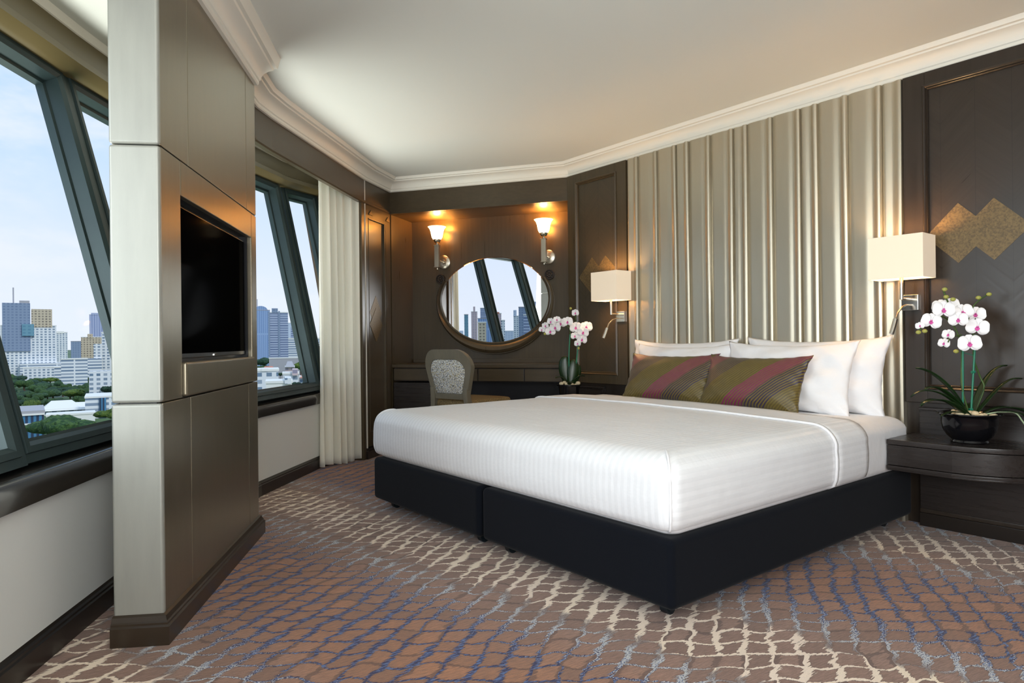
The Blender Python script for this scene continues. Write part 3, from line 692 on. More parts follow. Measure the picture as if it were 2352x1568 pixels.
# ------------------------------------------------------------ pillows and cushions
def pillow(name,label,cat,group,s_c,v_c,z_c,wd,ht,th,lean_,m_,roll=0,yaw=0,seed=0,wk=1.0):
    e=bpy.data.objects.new(name,None); 
    nx,nz=44,26; rn=random.Random(seed); ph=[rn.uniform(0,6) for _ in range(6)]
    front=[];back=[]
    def pt_(u,v,side):
        x_=wd/2*u; z_=ht/2*v
        # corners pull outwards, edges draw in
        cpull=(abs(u)**4*abs(v)**4); x_*=1+.035*cpull-.055*(1-abs(v)**2)*abs(u)**3; z_*=1+.07*cpull-.10*(1-abs(u)**2)*abs(v)**3
        prof=(1-abs(u)**2.6)**.62*(1-abs(v)**2.6)**.62
        y_=side*(th/2*prof)
        wr=.006*math.sin(6*u+ph[0])*math.sin(5*v+ph[1])+.004*math.sin(13*u+9*v+ph[2])+.004*math.sin(11*v-7*u+ph[3])
        edge=(abs(u)**6+abs(v)**6)*.004*math.sin(23*u+17*v+ph[4])
        y_+=wr*prof*1.5*wk+edge
        # settle: thicker at the bottom
        y_*=1+.12*(-v)
        return (x_,y_,z_)
    b=MB(); vs=[];idx={}
    for side in (-1,1):
        for j_ in range(nz+1):
            for i_ in range(nx+1):
                u=-math.cos(PI*i_/nx); v=-math.cos(PI*j_/nz)
                u=.5*u+.5*(2*i_/nx-1); v=.5*v+.5*(2*j_/nz-1)
                onb=i_ in(0,nx) or j_ in(0,nz)
                key=(side if not onb else 0,i_,j_)
                if key not in idx: idx[key]=len(vs); vs.append(pt_(u,v,side if not onb else 0) if not onb else (lambda p:(p[0],p[1]*0+edge_(u,v,ph),p[2]))(pt_(u,v,1)))
    fs=[]
    for side in (-1,1):
        for j_ in range(nz):
            for i_ in range(nx):
                def K_(a,c): return idx[(0 if (a in(0,nx) or c in(0,nz)) else side,a,c)]
                q_=(K_(i_,j_),K_(i_+1,j_),K_(i_+1,j_+1),K_(i_,j_+1)); fs.append(q_ if side<0 else q_[::-1])
    b.add(vs,fs); o=b.build(name,m_,None,smooth=True,angle=180); bpy.data.objects.remove(e)
    p=HB(s_c,v_c,z_c); o.rotation_mode='XYZ'
    o.matrix_world=Matrix.Translation(p)@Matrix.Rotation(RH+yaw,4,'Z')@Matrix.Rotation(-lean_,4,'X')@Matrix.Rotation(roll,4,'Y')
    tag(o,label,cat,group); return o
def edge_(u,v,ph): return .004*math.sin(19*u+15*v+ph[4])
CUSH=mat('diagonal_stripe_silk',sr(110,100,52),.42,Sheen_Weight=.08); nt,bb_=P(CUSH); x,y,z=coords(nt)
q=(x*.80-z*.95)+.36+(x*x*.25)
f=(q/.0150).fract(); stripe=(f-.5).abs().ss(.22,.28)
zone=(q-.02)/.36; zf=zone.fract()
# broad bands: olive, magenta, violet
dark=mix(nt,zf.gt(.28),sr(124,12,84),mix(nt,zf.gt(.60),sr(50,38,62),sr(86,72,34)))
olive=mix(nt,noise(nt,vec(nt,x,y,z),30,3),sr(92,80,34),sr(116,100,46))
setc(CUSH,mix(nt,stripe,olive,dark)); bump(CUSH,stripe*.6+noise(nt,vec(nt,x,y,z),300,1)*.3,.25,.002)
pillow('white_pillow','rear white pillow at the right, tallest corner near the lamp','pillow',None,1.765,3.375,.70,.76,.385,.17,R(12),PLAINW,R(0),R(-1),1)
pillow('white_pillow','rear white pillow at the left against the headboard','pillow',None,2.60,3.375,.70,.76,.375,.17,R(12),PLAINW,R(0),R(1),2)
pillow('white_pillow','front white pillow at the right behind the striped cushion','pillow',None,1.835,3.245,.69,.70,.37,.15,R(17),PLAINW,R(0),0,3)
pillow('white_pillow','front white pillow at the left behind the striped cushion','pillow',None,2.515,3.26,.685,.70,.36,.15,R(17),PLAINW,R(0),0,4)
pillow('striped_cushion','olive and magenta striped silk cushion at the left','cushion',None,2.50,3.135,.665,.60,.30,.14,R(24),CUSH,R(0),R(2),5,.3)
pillow('striped_cushion','olive and magenta striped silk cushion at the right, overlapping its twin','cushion',None,1.945,3.115,.66,.59,.305,.15,R(24),CUSH,R(0),R(-3),6,.3)

# ------------------------------------------------------------ orchids
def petal(b,ang,L,Wd,cup,base=.003,z0=0,n=8):
    rows=[]; ca,sa=math.cos(ang),math.sin(ang)
    for i_ in range(n+1):
        t_=.5-.5*math.cos(PI*(.12+.88*i_/n)); w_=Wd*math.sqrt(max(0,1-((t_-.53)/.53)**2))+.0012+.004*(1-t_)
        r_=base+L*t_; row=[]
        for k in range(5):
            s=(k-2)/2; rr=r_; px,py=rr,s*w_/2; pz=cup*(t_**2)*L+.08*w_*abs(s)-.0*t_
            row.append((px*ca-py*sa,px*sa+py*ca,z0+pz))
        rows.append(row)
    b.loft(rows,cap=False,closed=False)
def flower_mesh():
    b=MB()
    for a in (90,215,325): petal(b,R(a),.034,.029,-.05,z0=-.002)
    for a in (8,172): petal(b,R(a),.038,.056,.05,z0=.002)
    l=MB()
    for a in (235,305): petal(l,R(a),.008,.007,.8,z0=.004)
    petal(l,R(270),.012,.007,.5,z0=.004); l.ball((0,.002,.007),.0045,1,1,1.3,8,6); 
    return b,l
FB,FLp=flower_mesh()
_f=None
def flower(parent,p,look,sc,roll):
    global _f
    z_=Vector(look).normalized(); up=Vector((math.sin(roll),0,math.cos(roll))); x_=up.cross(z_).normalized(); y_=z_.cross(x_)
    if _f is None:
        o=FB.build('flower',PETAL,None,smooth=True,angle=180); l=FLp.build('lip',LIP,o,smooth=True,angle=180); _f=(o,l)
        md=o.modifiers.new('thick','SOLIDIFY'); md.thickness=.0012
    else:
        o=_f[0].copy(); COL.objects.link(o); l=_f[1].copy(); COL.objects.link(l); l.parent=o
    o.parent=parent; mm=Matrix.Identity(4)
    for i_,v_ in enumerate((x_,y_,z_)):
        for k in range(3): mm[k][i_]=v_[k]
    o.matrix_local=Matrix.Translation(p)@mm@Matrix.Scale(sc,4)
def leaf(parent,pts,wd,tilt=0,nm='leaf'):
    pv=[Vector(p) for p in pts]; n_=12; rows=[]
    def bez(t_):
        k=len(pv)-1; q_=list(pv)
        while len(q_)>1: q_=[q_[i_].lerp(q_[i_+1],t_) for i_ in range(len(q_)-1)]
        return q_[0]
    for i_ in range(n_+1):
        t_=i_/n_; p=bez(t_); d=(bez(min(1,t_+.02))-bez(max(0,t_-.02))).normalized(); s=d.cross(Vector((0,math.sin(tilt),math.cos(tilt))))
        s=s.normalized() if s.length>1e-4 else Vector((1,0,0)); n__=s.cross(d).normalized(); w_=wd*(math.sin(PI*(t_*.86+.10))**.6)*(1 if t_<.97 else .35)
        rows.append([tuple(p+s*w_/2*k+n__*(abs(k)*.12*wd)) for k in (-1,-.5,0,.5,1)])
    b=MB(); b.loft(rows,cap=False,closed=False); o=b.build(nm,LEAFM,parent,smooth=True,angle=180); md=o.modifiers.new('thick','SOLIDIFY'); md.thickness=.002; return o
def stemt(parent,pts,r,m_,nm): b=MB(); b.tube(curve_pts(pts,8),r,8); return b.build(nm,m_,parent,smooth=True,angle=60)
# right orchid, on the right nightstand
e=empty('potted_orchid',(1.958,2.858,.437),0,'white orchid with pink centres in a wide black bowl on the right nightstand','potted plant')
b=MB(); b.lathe([(.0001,.0),(.066,.0),(.070,.004),(.066,.012),(.084,.03),(.098,.055),(.104,.085),(.104,.108),(.112,.118),(.121,.122),(.119,.127),(.106,.124),(.098,.112),(.094,.09),(.0001,.09)],n=48); b.build('pot',POTM,e,smooth=True,angle=60)
rn=random.Random(3)
for k in range(34):
    a=rn.uniform(0,2*PI); r_=.085*math.sqrt(rn.random()); b=MB(); b.ball((r_*math.cos(a)-.0,r_*math.sin(a),.108+.022*rn.random()),rn.uniform(.009,.016),rn.uniform(.8,1.3),rn.uniform(.8,1.3),.75,8,6); b.build('pebble',PEB,e,smooth=True,angle=180)
look0=(-.50,-.86,.06)
FR=[(-.172,.519,-.02,.98),(-.125,.567,-.03,1.05),(-.056,.588,.03,.9),(-.076,.524,-.05,.9),(.032,.547,0,.95),(.005,.491,-.05,1.05),(-.036,.423,-.06,1.08),(-.098,.462,-.02,.62),(-.104,.425,-.0,.6),(-.219,.501,-.02,.45),(-.030,.556,-.01,1.0),(-.085,.585,.05,.85)]
for k,(a,z_,y_,sc) in enumerate(FR):
    flower(e,(a,y_-.01*0,z_),(look0[0]+rn.uniform(-.25,.25)-(.5 if sc<.7 else 0),look0[1],look0[2]+rn.uniform(-.15,.1)),sc*.96,rn.uniform(-.3,.3))
stemt(e,[(.0,.0,.12),(-.03,.0,.24),(-.024,.01,.40),(-.05,.02,.50),(-.13,.0,.545),(-.20,-.01,.50),(-.223,-.015,.473)],.0035,STEMM,'flower_stem')
stemt(e,[(.02,.0,.12),(.064,.0,.227),(.055,.01,.28),(.022,.0,.36),(.024,.0,.457),(.0,.02,.52),(-.05,.01,.56),(-.085,0,.60),(-.109,-.005,.655)],.0035,STEMM,'flower_stem')
stemt(e,[(.0,.01,.50),(.025,.0,.585),(.078,-.005,.63)],.0028,STEMM,'flower_stem'); stemt(e,[(-.03,0,.46),(-.08,-.01,.45),(-.10,-.02,.43)],.0026,STEMM,'flower_stem')
stemt(e,[(-.028,.0,.11),(-.026,.0,.24),(-.024,0,.402)],.0042,STAKE,'stake'); stemt(e,[(.0,-.01,.11),(.013,-.01,.30),(.026,-.008,.46)],.0042,STAKE,'stake')
for p in ((.012,-.01,.30),(.024,-.008,.44),(.0,-.01,.14)):
    b=MB(); b.tube([(p[0]-.007,p[1],p[2]),(p[0]+.007,p[1],p[2]+.002)],.006,10); b.build('tie',STAKE,e,smooth=True)
b=MB(); b.tube([(-.024,0,.385),(.02,-.008,.37)],.0012,6); b.build('tie',STAKE,e,smooth=True)
for a,z_ in ((-.109,.655),(-.103,.623),(-.074,.612),(.035,.618),(.080,.632),(-.223,.473),(-.196,.478),(-.063,.39)):
    b=MB(); b.ball((a,-.015,z_),.0095,1.15,1,.9,10,8); b.build('bud',BUD,e,smooth=True)
for pts,wd in (([(-.005,0,.11),(-.06,.02,.24),(-.15,.02,.31),(-.228,.0,.318)],.040),([(-.01,-.01,.11),(-.08,-.02,.20),(-.17,-.03,.27),(-.215,-.04,.225)],.040),([(-.01,-.01,.11),(-.10,-.06,.19),(-.20,-.04,.27),(-.28,-.05,.20)],.026),
    ([(-.01,-.02,.10),(-.08,-.07,.15),(-.19,-.08,.23),(-.262,-.09,.165)],.050),([(-.01,-.02,.10),(-.06,-.05,.14),(-.12,-.06,.15),(-.168,-.07,.118)],.024),([(.01,0,.11),(.05,.02,.20),(.10,.02,.33),(.165,.0,.326)],.036),([(.01,-.01,.11),(.08,-.0,.17),(.15,.0,.29),(.213,-.02,.27)],.026),
    ([(.02,-.02,.10),(.09,-.06,.18),(.17,-.05,.15),(.255,-.06,.10)],.050),([(.02,-.03,.10),(.08,-.08,.15),(.15,-.09,.15),(.20,-.09,.09)],.026),([(.01,.02,.1),(.06,.08,.16),(.10,.12,.15)],.04)):
    leaf(e,pts,wd)
stemt(e,[(.03,-.03,.12),(.08,-.07,.135),(.14,-.075,.132),(.165,-.08,.10),(.175,-.08,.085)],.003,mat('aerial_root',sr(170,190,150),.6),'aerial_root')
# left orchid
e=empty('potted_orchid',HB(3.482,3.265,.437),0,'smaller white orchid in a black pot between the mirror and the bed','potted plant')
b=MB(); b.lathe([(.0001,.0),(.056,.0),(.060,.006),(.068,.06),(.074,.115),(.076,.13),(.087,.134),(.087,.142),(.080,.144),(.074,.138),(.070,.12),(.0001,.12)],n=40); b.build('pot',POTM,e,smooth=True,angle=60)
for a,z_,r_ in ((-.055,.15,.016),(.062,.152,.017),(.02,.142,.014),(-.02,.148,.015),(-.035,.16,.012),(.0,.14,.015),(.045,.14,.012)):
    b=MB(); b.ball((a,-.02+.03*abs(a)*10*.3,z_),r_,1.1,1,.8,8,6); b.build('pebble',PEB,e,smooth=True,angle=180)
FLL=[(-.19,.535,.62),(-.165,.562,.75),(-.127,.590,.78),(-.131,.523,1),(-.095,.549,1.1),(-.085,.604,.7),(-.055,.577,1.05),(-.008,.588,1.05),(.047,.650,.75),(.052,.548,1.15),(.124,.550,1.15),(.101,.512,1.1),(.045,.487,.8),(.095,.462,1),(.060,.434,.7),(.078,.538,1.0)]
for k,(a,z_,sc) in enumerate(FLL): flower(e,(a,-.01-.02*(k%3),z_),(-.35+rn.uniform(-.35,.35),-.9,rn.uniform(-.2,.1)),sc*.92,rn.uniform(-.3,.3))
stemt(e,[(.0,0,.14),(.003,0,.352),(.011,0,.508),(-.001,0,.552),(-.06,0,.583),(-.13,0,.57),(-.18,0,.525)],.003,STEMM,'flower_stem')
stemt(e,[(.02,0,.14),(.024,0,.212),(.056,0,.305),(.069,0,.414),(.09,.01,.5),(.06,.01,.58),(.045,0,.65)],.003,STEMM,'flower_stem')
stemt(e,[(.0,-.006,.14),(.001,-.006,.35),(.010,-.006,.50)],.004,STAKE,'stake'); stemt(e,[(.02,-.006,.14),(.052,-.006,.30),(.067,-.006,.43)],.004,STAKE,'stake')
for a,z_ in ((.016,.684),(-.17,.505),(.07,.40)):
    b=MB(); b.ball((a,-.01,z_),.009,1,1,1.1,10,8); b.build('bud',BUD,e,smooth=True)
def vleaf(pts,wd): leaf(e,pts,wd,tilt=PI/2)
vleaf([(.0,-.01,.14),(-.02,-.01,.22),(-.035,-.01,.30),(-.022,-.01,.345)],.10); vleaf([(.01,-.02,.14),(.03,-.02,.22),(.03,-.02,.28),(.035,-.01,.325)],.085); vleaf([(.02,-.0,.14),(.05,-.0,.20),(.07,0,.24),(.065,-.0,.285)],.06)
leaf(e,[(0,-.01,.14),(-.04,-.03,.19),(-.07,-.03,.21),(-.098,-.04,.19)],.045); leaf(e,[(0,-.01,.14),(.04,-.03,.18),(.08,-.03,.22),(.105,-.04,.20)],.05); leaf(e,[(0,-.03,.14),(.0,-.06,.17),(.02,-.08,.16)],.04)

# ------------------------------------------------------------ the city outside, some forty metres below
GZ=-40.0
def far(px,d): return Vector(((px-1176)/1530*d,d,0))
GR=mat('city_ground',sr(110,130,110),.9); nt,_=P(GR); x,y,z=coords(nt)
gn=noise(nt,vec(nt,x,y,0.0),.012,4,.6); gn2=noise(nt,vec(nt,x,y,0.0),.06,3)
setc(GR,mix(nt,gn.ss(.53,.63),mix(nt,gn2,sr(48,80,46),sr(88,112,62)),mix(nt,gn2.gt(.5),sr(128,140,132),sr(158,164,158))))
b=MB(); n_=48; b.add([(9000*math.cos(2*PI*k/n_),9000*math.sin(2*PI*k/n_),GZ) for k in range(n_)],[tuple(range(n_))]); o=b.build('ground',GR); tag(o,kind='structure')
def facade(name,wall,win,fw,fh,ww=.55,wh=.55,ver=False):
    if name in bpy.data.materials: return bpy.data.materials[name]
    m_=mat(name,wall,.7); nt,_=P(m_); x,y,z=coords(nt)
    g_=nt.nodes.new('ShaderNodeNewGeometry'); s2=nt.nodes.new('ShaderNodeSeparateXYZ'); vt=nt.nodes.new('ShaderNodeVectorTransform'); vt.vector_type='NORMAL'; vt.convert_from='WORLD'; vt.convert_to='OBJECT'
    nt.links.new(g_.outputs['Normal'],vt.inputs[0]); nt.links.new(vt.outputs[0],s2.inputs[0])
    nx=N(nt,s2.outputs[0]).abs().gt(.5); nz=N(nt,s2.outputs[2]).abs().lt(.5); h_=x*(1-nx)+y*nx
    a=((h_/fw).fract()-.5).abs().lt(ww/2); b_=((z/fh).fract()-.5).abs().lt(wh/2)
    wn=a*b_*nz; rr=wnoise(nt,vec(nt,(h_/fw).floor(),(z/fh).floor(),1.0))
    setc(m_,mix(nt,wn,wall,mix(nt,rr*.35,win,wall))); return m_
FW=facade('white_facade',sr(222,224,226),sr(92,118,142),4.2,3.2); FBAND=facade('white_band_facade',sr(226,228,230),sr(98,122,148),30,3.2,.96,.5)
FBL=facade('blue_glass_facade',sr(144,168,204),sr(112,140,184),3.4,60,.5,.95); FBR=facade('tan_facade',sr(196,182,158),sr(120,110,100),3.6,3.2)  # blue glass walls paled: distance haze put into the colour
FGR=facade('slate_facade',sr(130,146,170),sr(104,122,150),4,3.4); FBB=facade('blue_grey_band_facade',sr(172,182,204),sr(92,108,142),26,3.2,.9,.55)  # slate walls paled too, to carry painted haze
FMA=facade('mauve_facade',sr(168,176,204),sr(132,144,182),5,60,.5,.9); FPK=facade('rose_facade',sr(206,184,184),sr(140,136,156),4,3.2); FPALE=facade('pale_haze_facade',sr(196,206,222),sr(166,180,204),6,4)  # far facades: haze painted as pale wall and window tones
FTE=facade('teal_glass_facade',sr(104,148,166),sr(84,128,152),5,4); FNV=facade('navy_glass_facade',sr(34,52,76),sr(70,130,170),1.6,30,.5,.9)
ROOF=mat('grey_roof',sr(168,166,170),.8); ROOFR=mat('terracotta_roof',sr(196,128,108),.8); WHR=mat('white_roof',sr(232,230,224),.7)
def rz_of(p): return math.atan2(p.y,p.x)-PI/2
FOOT=[]
def free(x,y,r,k=1.0): return all(math.hypot(x-a,y-b)>k*(r+q) for a,b,q in FOOT)
def bld(label,px0,px1,ytop,d,m_,parts=(),depth=None,name='building',hz=790,group=None,center=None,yaw=0):
    """parts: (kind, fx0, fx1, y0, y1, mat) boxes in fractions of the width and pixel heights"""
    if center is None: c_=far((px0+px1)/2,d); wd=(px1-px0)/1530*d
    else: c_,wd=center
    D=depth or wd*.7; fr_=c_.length; ux,uy=c_.x/fr_,c_.y/fr_
    for q_ in range(5): FOOT.append((c_.x+ux*D/2+uy*wd*(q_-2)/4.6,c_.y+uy*D/2-ux*wd*(q_-2)/4.6,max(D*.5,wd*.12)))
    e=empty(name,(c_.x,c_.y,GZ),rz_of(c_)+yaw,label,'building',group)
    H=HC+(hz-ytop)/1530*d-GZ
    b=MB(); b.box(-wd/2,wd/2,0,D,0,H); b.build('body',m_,e)
    b=MB(); b.box(-wd/2-.3,wd/2+.3,-.3,D+.3,H,H+1.0); b.build('parapet',WHR if m_ not in (FBL,FNV,FGR,FTE) else ROOF,e)
    for kind,f0,f1,y0,y1,pm,*ex in parts:
        z0=max(0,HC+(hz-y1)/1530*d-GZ); z1=HC+(hz-y0)/1530*d-GZ; z0,z1=min(z0,z1),max(z0,z1); dy=ex[0] if ex else 0
        b=MB()
        if kind=='hip_roof':
            x0,x1=-wd/2+f0*wd,-wd/2+f1*wd; y_0,y_1=-2,D+2; k=.25*(x1-x0)
            b.add([(x0,y_0,z0),(x1,y_0,z0),(x1,y_1,z0),(x0,y_1,z0),(x0+k,(y_0+y_1)/2,z1),(x1-k,(y_0+y_1)/2,z1)],[(0,1,5,4),(2,3,4,5),(1,2,5),(3,0,4),(0,3,2,1)])
        elif kind=='antenna': b.tube([(-wd/2+f0*wd,D/2,z0),(-wd/2+f0*wd,D/2,z1)],.7,6)
        elif kind=='arched_top':
            x0,x1=-wd/2+f0*wd,-wd/2+f1*wd; n_=12; pp=[((x0+x1)/2+(x1-x0)/2*math.cos(PI*k/n_),z0+(z1-z0)*math.sin(PI*k/n_)) for k in range(n_+1)]
            b.M=Matrix.Translation((0,D,0))@Matrix.Rotation(PI/2,4,'X'); b.prism(pp,0,D)
        else: b.box(-wd/2+f0*wd,-wd/2+f1*wd,-dy-.5,D*.8,z0,z1)
        b.build(kind,pm,e)
    return e
bld('white twin tower under construction with dark netting and a mast',6,118,742,820,FW,(('netting_block',.10,.56,690,800,FGR,1),('stepped_crown',.58,.93,703,745,FBR),('glass_wing',.42,.62,738,765,FTE,3),('antenna',.28,.28,652,690,ROOF),('podium',.38,1.12,828,880,FBAND,10),('plant_room',.38,.55,684,692,ROOF)))
bld('slim white tower right of the tower under construction',120,152,758,1150,FW,(('roof_block',.2,.8,755,760,WHR),))
bld('plain slate blue block on the left skyline',165,189,779,1300,FGR)
bld('tan stepped apartment block on the left skyline',190,232,770,950,FBR,(('roof_turret',.3,.55,762,772,FBR),))
bld('tall mauve tower with a chamfered crown on the left skyline',209,243,718,1600,FMA,(('crown',.1,.9,714,719,FMA),))
bld('white stepped office block beside the partition',238,290,760,720,FW,(('lower_wing',-.7,.0,818,870,FBAND,4),('step_block',-.3,.0,785,830,FW,2)))
bld('low white block in front of the trees left of the partition',145,196,820,640,FBAND)
bld('white balcony tower closest to the partition edge',262,300,776,480,FBAND,(('stair_block',-1.2,.0,846,900,FW,6),))
bld('white five storey building with ribbon windows above the window sill',203,300,908,380,FBAND,(('dark_stair_bay',.28,.42,908,960,FNV,.6),),depth=30)
bld('villa with a pale grey hipped roof amid the trees',100,205,936,400,FW,(('hip_roof',.02,.78,936,916,WHR),('hip_roof',.45,1.0,936,922,WHR)),depth=22)
bld('long flat white canopy roof in front of the villa',115,208,948,350,WHR,depth=12)
bld('dark blue glass building at the lower left of the near window',26,92,944,235,FNV,(('roof_slab',-.05,1.02,944,948,WHR),('roof_slab',-.05,1.02,966,969,WHR,.5)),depth=26)
bld('blue arch topped skyscraper at the partition edge',570,619,712,1250,FBL,(('arched_top',.3,.9,712,702,FBL),('antenna',.45,.45,685,712,ROOF)),depth=40)
bld('blue grey twin slab tower in the far window',621,661,718,900,FBB,(('dark_spine',.48,.56,714,840,FGR,.6),('roof_block',.12,.45,708,718,FGR),('side_spine',-.08,.02,716,840,FGR,.4)))
bld('wide white banded apartment block in the far window',662,745,778,980,FBAND,(('upper_block',.1,.62,752,778,FBB,-1),('spine',.5,.56,778,830,FGR,.5)))
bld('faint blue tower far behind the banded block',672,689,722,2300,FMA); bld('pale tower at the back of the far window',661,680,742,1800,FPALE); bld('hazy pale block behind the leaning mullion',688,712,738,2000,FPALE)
bld('white three storey building with dark windows low in the far window',575,637,852,300,FW,(('roof_house',.4,.65,846,852,WHR),),depth=18)
bld('pink white villa stepping down in the far window',650,684,860,330,FW,(('tower_room',.6,.95,848,862,FPK,1),),depth=12)
bld('house with a dark pointed pagoda roof in the far window',655,675,844,450,FPK,(('hip_roof',.0,1.0,843,830,ROOF),),depth=9)
bld('flat roofed white annex at the bottom of the far window',612,668,880,270,WHR,(('roof_room',.72,.98,868,882,FW,.5),),depth=16)
bld('low house with a faded red roof in the far window',600,633,851,500,FW,(('hip_roof',0,1,851,841,ROOFR),),depth=10)
bld('orange roofed house beside the leaning mullion',688,712,868,360,FW,(('hip_roof',0,1,868,859,ROOFR),),depth=8)
bld('mauve roofed house behind the curtain edge',705,735,870,340,FW,(('hip_roof',0,1,870,861,ROOF),),depth=8)
bld('long grey retaining wall below the banded block',622,760,823,640,ROOF,depth=3,name='retaining_wall')
bld('white office slab half hidden by the podium on the left skyline',128,165,838,700,FBAND); bld('low white office behind the park trees',60,130,838,760,FW)
# the quarter seen in the mirror
MP=DK(.77,.39); MN=Vector((-.3051,-.9523,0)); 
def mir(px,d):
    dv=Vector(((px-1176)/1530,1,0)).normalized(); t_=((MP-Vector((0,0,0))).dot(MN))/dv.dot(MN); hit=dv*t_; rf=dv-2*dv.dot(MN)*MN; return hit+rf*d
for lab,px0,px1,yt,d,m_,pa in (
  ('teal glass tower reflected at the curtain edge of the mirror',1067,1076,722,900,FTE,()),
  ('rose tower with a stepped spire reflected in the mirror',1083,1097,715,1300,FPK,(('spire',.35,.65,703,716,FPK),)),
  ('blue and white office tower reflected in the mirror centre',1104,1136,707,1200,FBB,()),
  ('broad blue slab reflected behind the rose tower',1098,1130,731,1000,FBL,()),
  ('rose brown hotel tower reflected in the mirror centre',1130,1152,720,800,FPK,(('crown',.2,.8,716,720,ROOFR),)),
  ('cream stepped block reflected low in the mirror',1098,1117,740,700,FBR,()),
  ('stepped white wing reflected beside the rose brown tower',1152,1160,736,800,FW,()),
  ('slim white tower reflected right of centre in the mirror',1180,1192,726,1100,FW,(('upper_block',.4,1.0,712,726,FPALE),)),
  ('blue block tower reflected at the right of the mirror',1192,1216,706,900,FGR,()),
  ('banded grey office reflected beside the partition',1203,1236,724,700,FBB,()),
  ('pale tower reflected behind the partition edge',1223,1234,694,1500,FMA,()),
  ('low pale hall reflected under the mirror skyline',1116,1180,760,1500,FPALE,())):
    c_=mir((px0+px1)/2,d); wd=(mir(px0,d)-mir(px1,d)).length
    bld(lab,px0,px1,yt,d+5.5,m_,pa,center=(c_,wd),hz=784)
# far hazy blocks all round the horizon
rn=random.Random(11); proto=None
for k in range(70):
    for _ in range(60):
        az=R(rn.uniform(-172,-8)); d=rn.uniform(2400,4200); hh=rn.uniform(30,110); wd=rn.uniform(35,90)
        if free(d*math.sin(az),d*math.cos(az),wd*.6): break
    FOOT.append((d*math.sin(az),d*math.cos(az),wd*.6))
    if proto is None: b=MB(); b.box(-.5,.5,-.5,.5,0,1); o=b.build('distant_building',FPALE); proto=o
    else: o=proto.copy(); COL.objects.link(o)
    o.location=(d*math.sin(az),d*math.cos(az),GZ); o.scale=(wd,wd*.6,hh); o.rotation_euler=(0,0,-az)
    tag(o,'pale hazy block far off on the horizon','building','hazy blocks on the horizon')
protos=[]
for k in range(80):
    for _ in range(200):
        az=rn.uniform(-172,-2); d=rn.uniform(420,1900); hh=rn.choice((18,26,34,48,62,80,96)); wd=rn.uniform(22,48)
        x_,y_=d*math.sin(R(az)),d*math.cos(R(az)); da=math.degrees(wd/d)
        if (-38.5-da<az<-29+da*0) or (-21.8-da<az<-14) or (-152-da<az<-139+da): continue
        if free(x_,y_,wd*.62): break
    else: continue
    FOOT.append((x_,y_,wd*.62)); kk=k%5
    if len(protos)<5:
        m_=(FW,FBAND,FBB,FBR,FGR)[kk]; b=MB(); b.box(-15,15,-10,10,0,60); o=b.build('city_block',m_); b=MB(); b.box(-15.3,15.3,-10.3,10.3,60,61); b.build('parapet',WHR,o); b=MB(); b.box(-5,6,-4,4,61,64); b.build('plant_room',ROOF,o); protos.append(o)
    else: o=copy_tree(protos[kk])
    o.location=(x_,y_,GZ+hh-60-.01); o.rotation_euler=(0,0,R(-az+rn.uniform(-20,20))); o.scale=(wd/30,wd/30,1)
    tag(o,('white apartment block','white banded office block','blue grey slab block','tan apartment block','slate office block')[kk]+' in the surrounding quarter','building','city blocks of the surrounding quarter')
# trees
TM=[]
for k,(c1,c2) in enumerate(((sr(44,84,44),sr(92,128,62)),(sr(52,92,62),sr(96,132,84)),(sr(74,112,40),sr(138,160,64)),(sr(36,72,56),sr(72,108,78)))):
    m_=mat('foliage_%d'%k,c1,.9); nt,_=P(m_); x,y,z=coords(nt); setc(m_,mix(nt,noise(nt,vec(nt,x,y,z),7,5,.75).ss(.42,.6),c1,c2)); bump(m_,noise(nt,vec(nt,x,y,z),11,4,.7),1.0,2.5); TM.append(m_)
BARK=mat('bark',sr(82,66,52),.9)
def crown(seed,flat,m_):
    rr=random.Random(seed); bm=bmesh.new()
    for k in range(9):
        a=rr.uniform(0,2*PI); r_=rr.uniform(0,.62); s=rr.uniform(.32,.52); mt=Matrix.Translation((r_*math.cos(a),r_*math.sin(a),rr.uniform(-.15,.25)*flat))@Matrix.Diagonal((s,s,s*flat,1))
        bmesh.ops.create_icosphere(bm,subdivisions=3,radius=1,matrix=mt)
    for v in bm.verts:
        n_=v.co.normalized(); f=math.sin(v.co.x*17+seed)*math.sin(v.co.y*19)*math.sin(v.co.z*23+1)+1.0*math.sin(v.co.x*41)*math.sin(v.co.y*37+seed)*math.sin(v.co.z*43)+rr.uniform(-.5,.5)
        v.co+=n_*f*.055
    me=bpy.data.meshes.new('crown'); bm.to_mesh(me); bm.free(); me.shade_smooth(); me.materials.append(m_); return me
CM=[[crown(s_*4+k,.75 if k<2 else .45,TM[s_]) for k in range(3)] for s_ in range(4)]
tk=MB(); tk.loft([[(.06*q_*math.cos(a*PI/3),.06*q_*math.sin(a*PI/3),z_) for a in range(6)] for z_,q_ in ((-1,1.2),(-.5,.8),(-.0,.6))]); TRK=tk.build('trunk',BARK); TRK_ME=TRK.data; bpy.data.objects.remove(TRK)
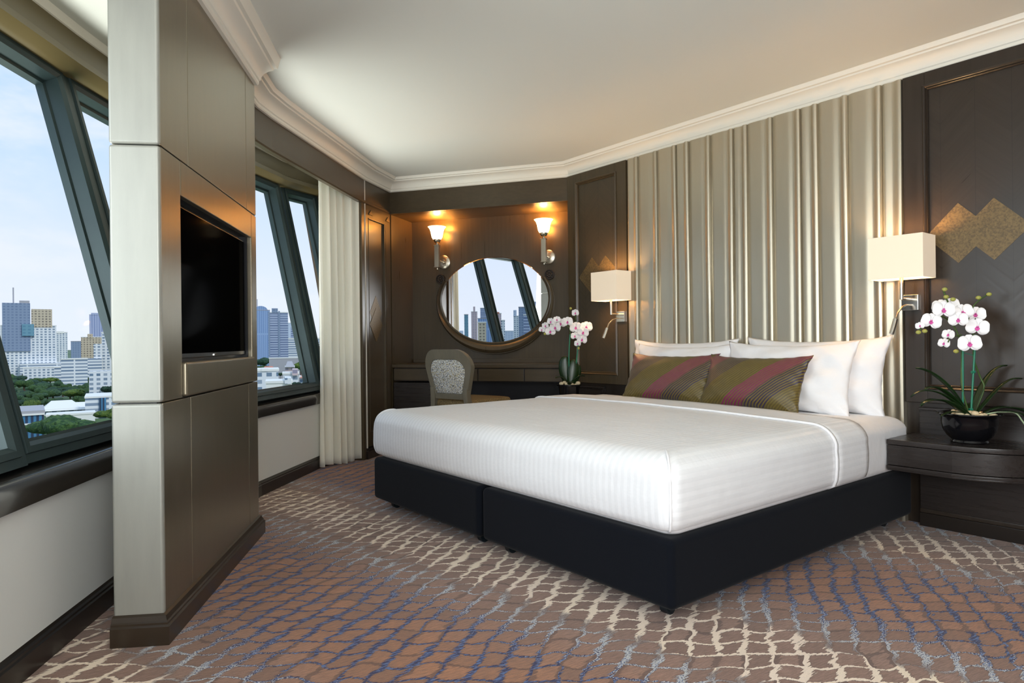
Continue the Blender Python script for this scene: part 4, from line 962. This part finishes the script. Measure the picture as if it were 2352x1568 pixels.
def tree(px,y,wpx,d,sp,shape,label,group=None,hz=792,force=False):
    c_=far(px,d); r_=wpx/1530*d/2
    if group and not force and not free(c_.x,c_.y,r_*.8,.72): return False
    FOOT.append((c_.x,c_.y,r_*.8)); zc=HC+(hz-y)/1530*d; zc=max(zc,GZ+r_*.8); hgt=zc-GZ
    e=empty('tree',(c_.x,c_.y,GZ),rn.uniform(0,6),label,'tree',group)
    o=bpy.data.objects.new('crown',CM[sp][shape]); COL.objects.link(o); o.parent=e; o.location=(0,0,hgt); o.scale=(r_,r_,r_)
    o=bpy.data.objects.new('trunk',TRK_ME); COL.objects.link(o); o.parent=e; o.location=(0,0,hgt); o.scale=(r_*1.5,r_*1.5,hgt)
    return True
tree(125,975,165,205,0,2,'broad dark umbrella shaped rain tree above the left sill')
tree(262,948,90,215,2,2,'bright green rain tree crown beside the partition edge')
tree(70,925,44,300,2,1,'bright lime tree on the dark glass building')
tree(168,905,60,480,2,2,'fresh green spreading tree behind the villa')
tree(250,893,40,470,3,1,'dark palm like clump below the balcony tower')
nt_=0
for k in range(1500):
    if nt_>=110: break
    px=rn.uniform(18,262); y=rn.uniform(862,930); d=40.9*1530/(y-792)*rn.uniform(.93,1.0)
    if px>225 and y<890: continue
    sp_=rn.choice((0,1,1,3,3,2) if k%9==0 else (0,1,3)); nt_+=tree(px,y-6,rn.uniform(18,40),d,sp_,rn.choice((0,1,2)),('dark green','bluish green','bright green','deep green')[sp_]+' leafy park tree between the towers and the villa','park trees in the near window')
nt_=0
for k in range(900):
    if nt_>=55: break
    px=rn.uniform(585,745); y=rn.uniform(832,892); d=40.9*1530/(y-790)*rn.uniform(.95,1.03)
    nt_+=tree(px,y-4,rn.uniform(10,20),d,rn.choice((0,1,3)),rn.choice((0,1)),'leafy tree among the low houses in the far window','trees among the houses in the far window')
for px,y,w_,d in ((605,833,42,760),(640,838,36,660),(690,843,42,600),(715,838,32,650),(600,848,26,560),(643,862,15,350),(703,852,36,480),(672,852,22,500),(681,886,26,300),(706,884,30,300),(727,882,26,310),(643,886,13,282),(655,834,26,700)):
    tree(px,y,w_,d,(px*7)%4,1 if px%2 else 0,'leafy tree among the low houses in the far window','trees among the houses in the far window',force=True)
bpy.context.view_layer.update()
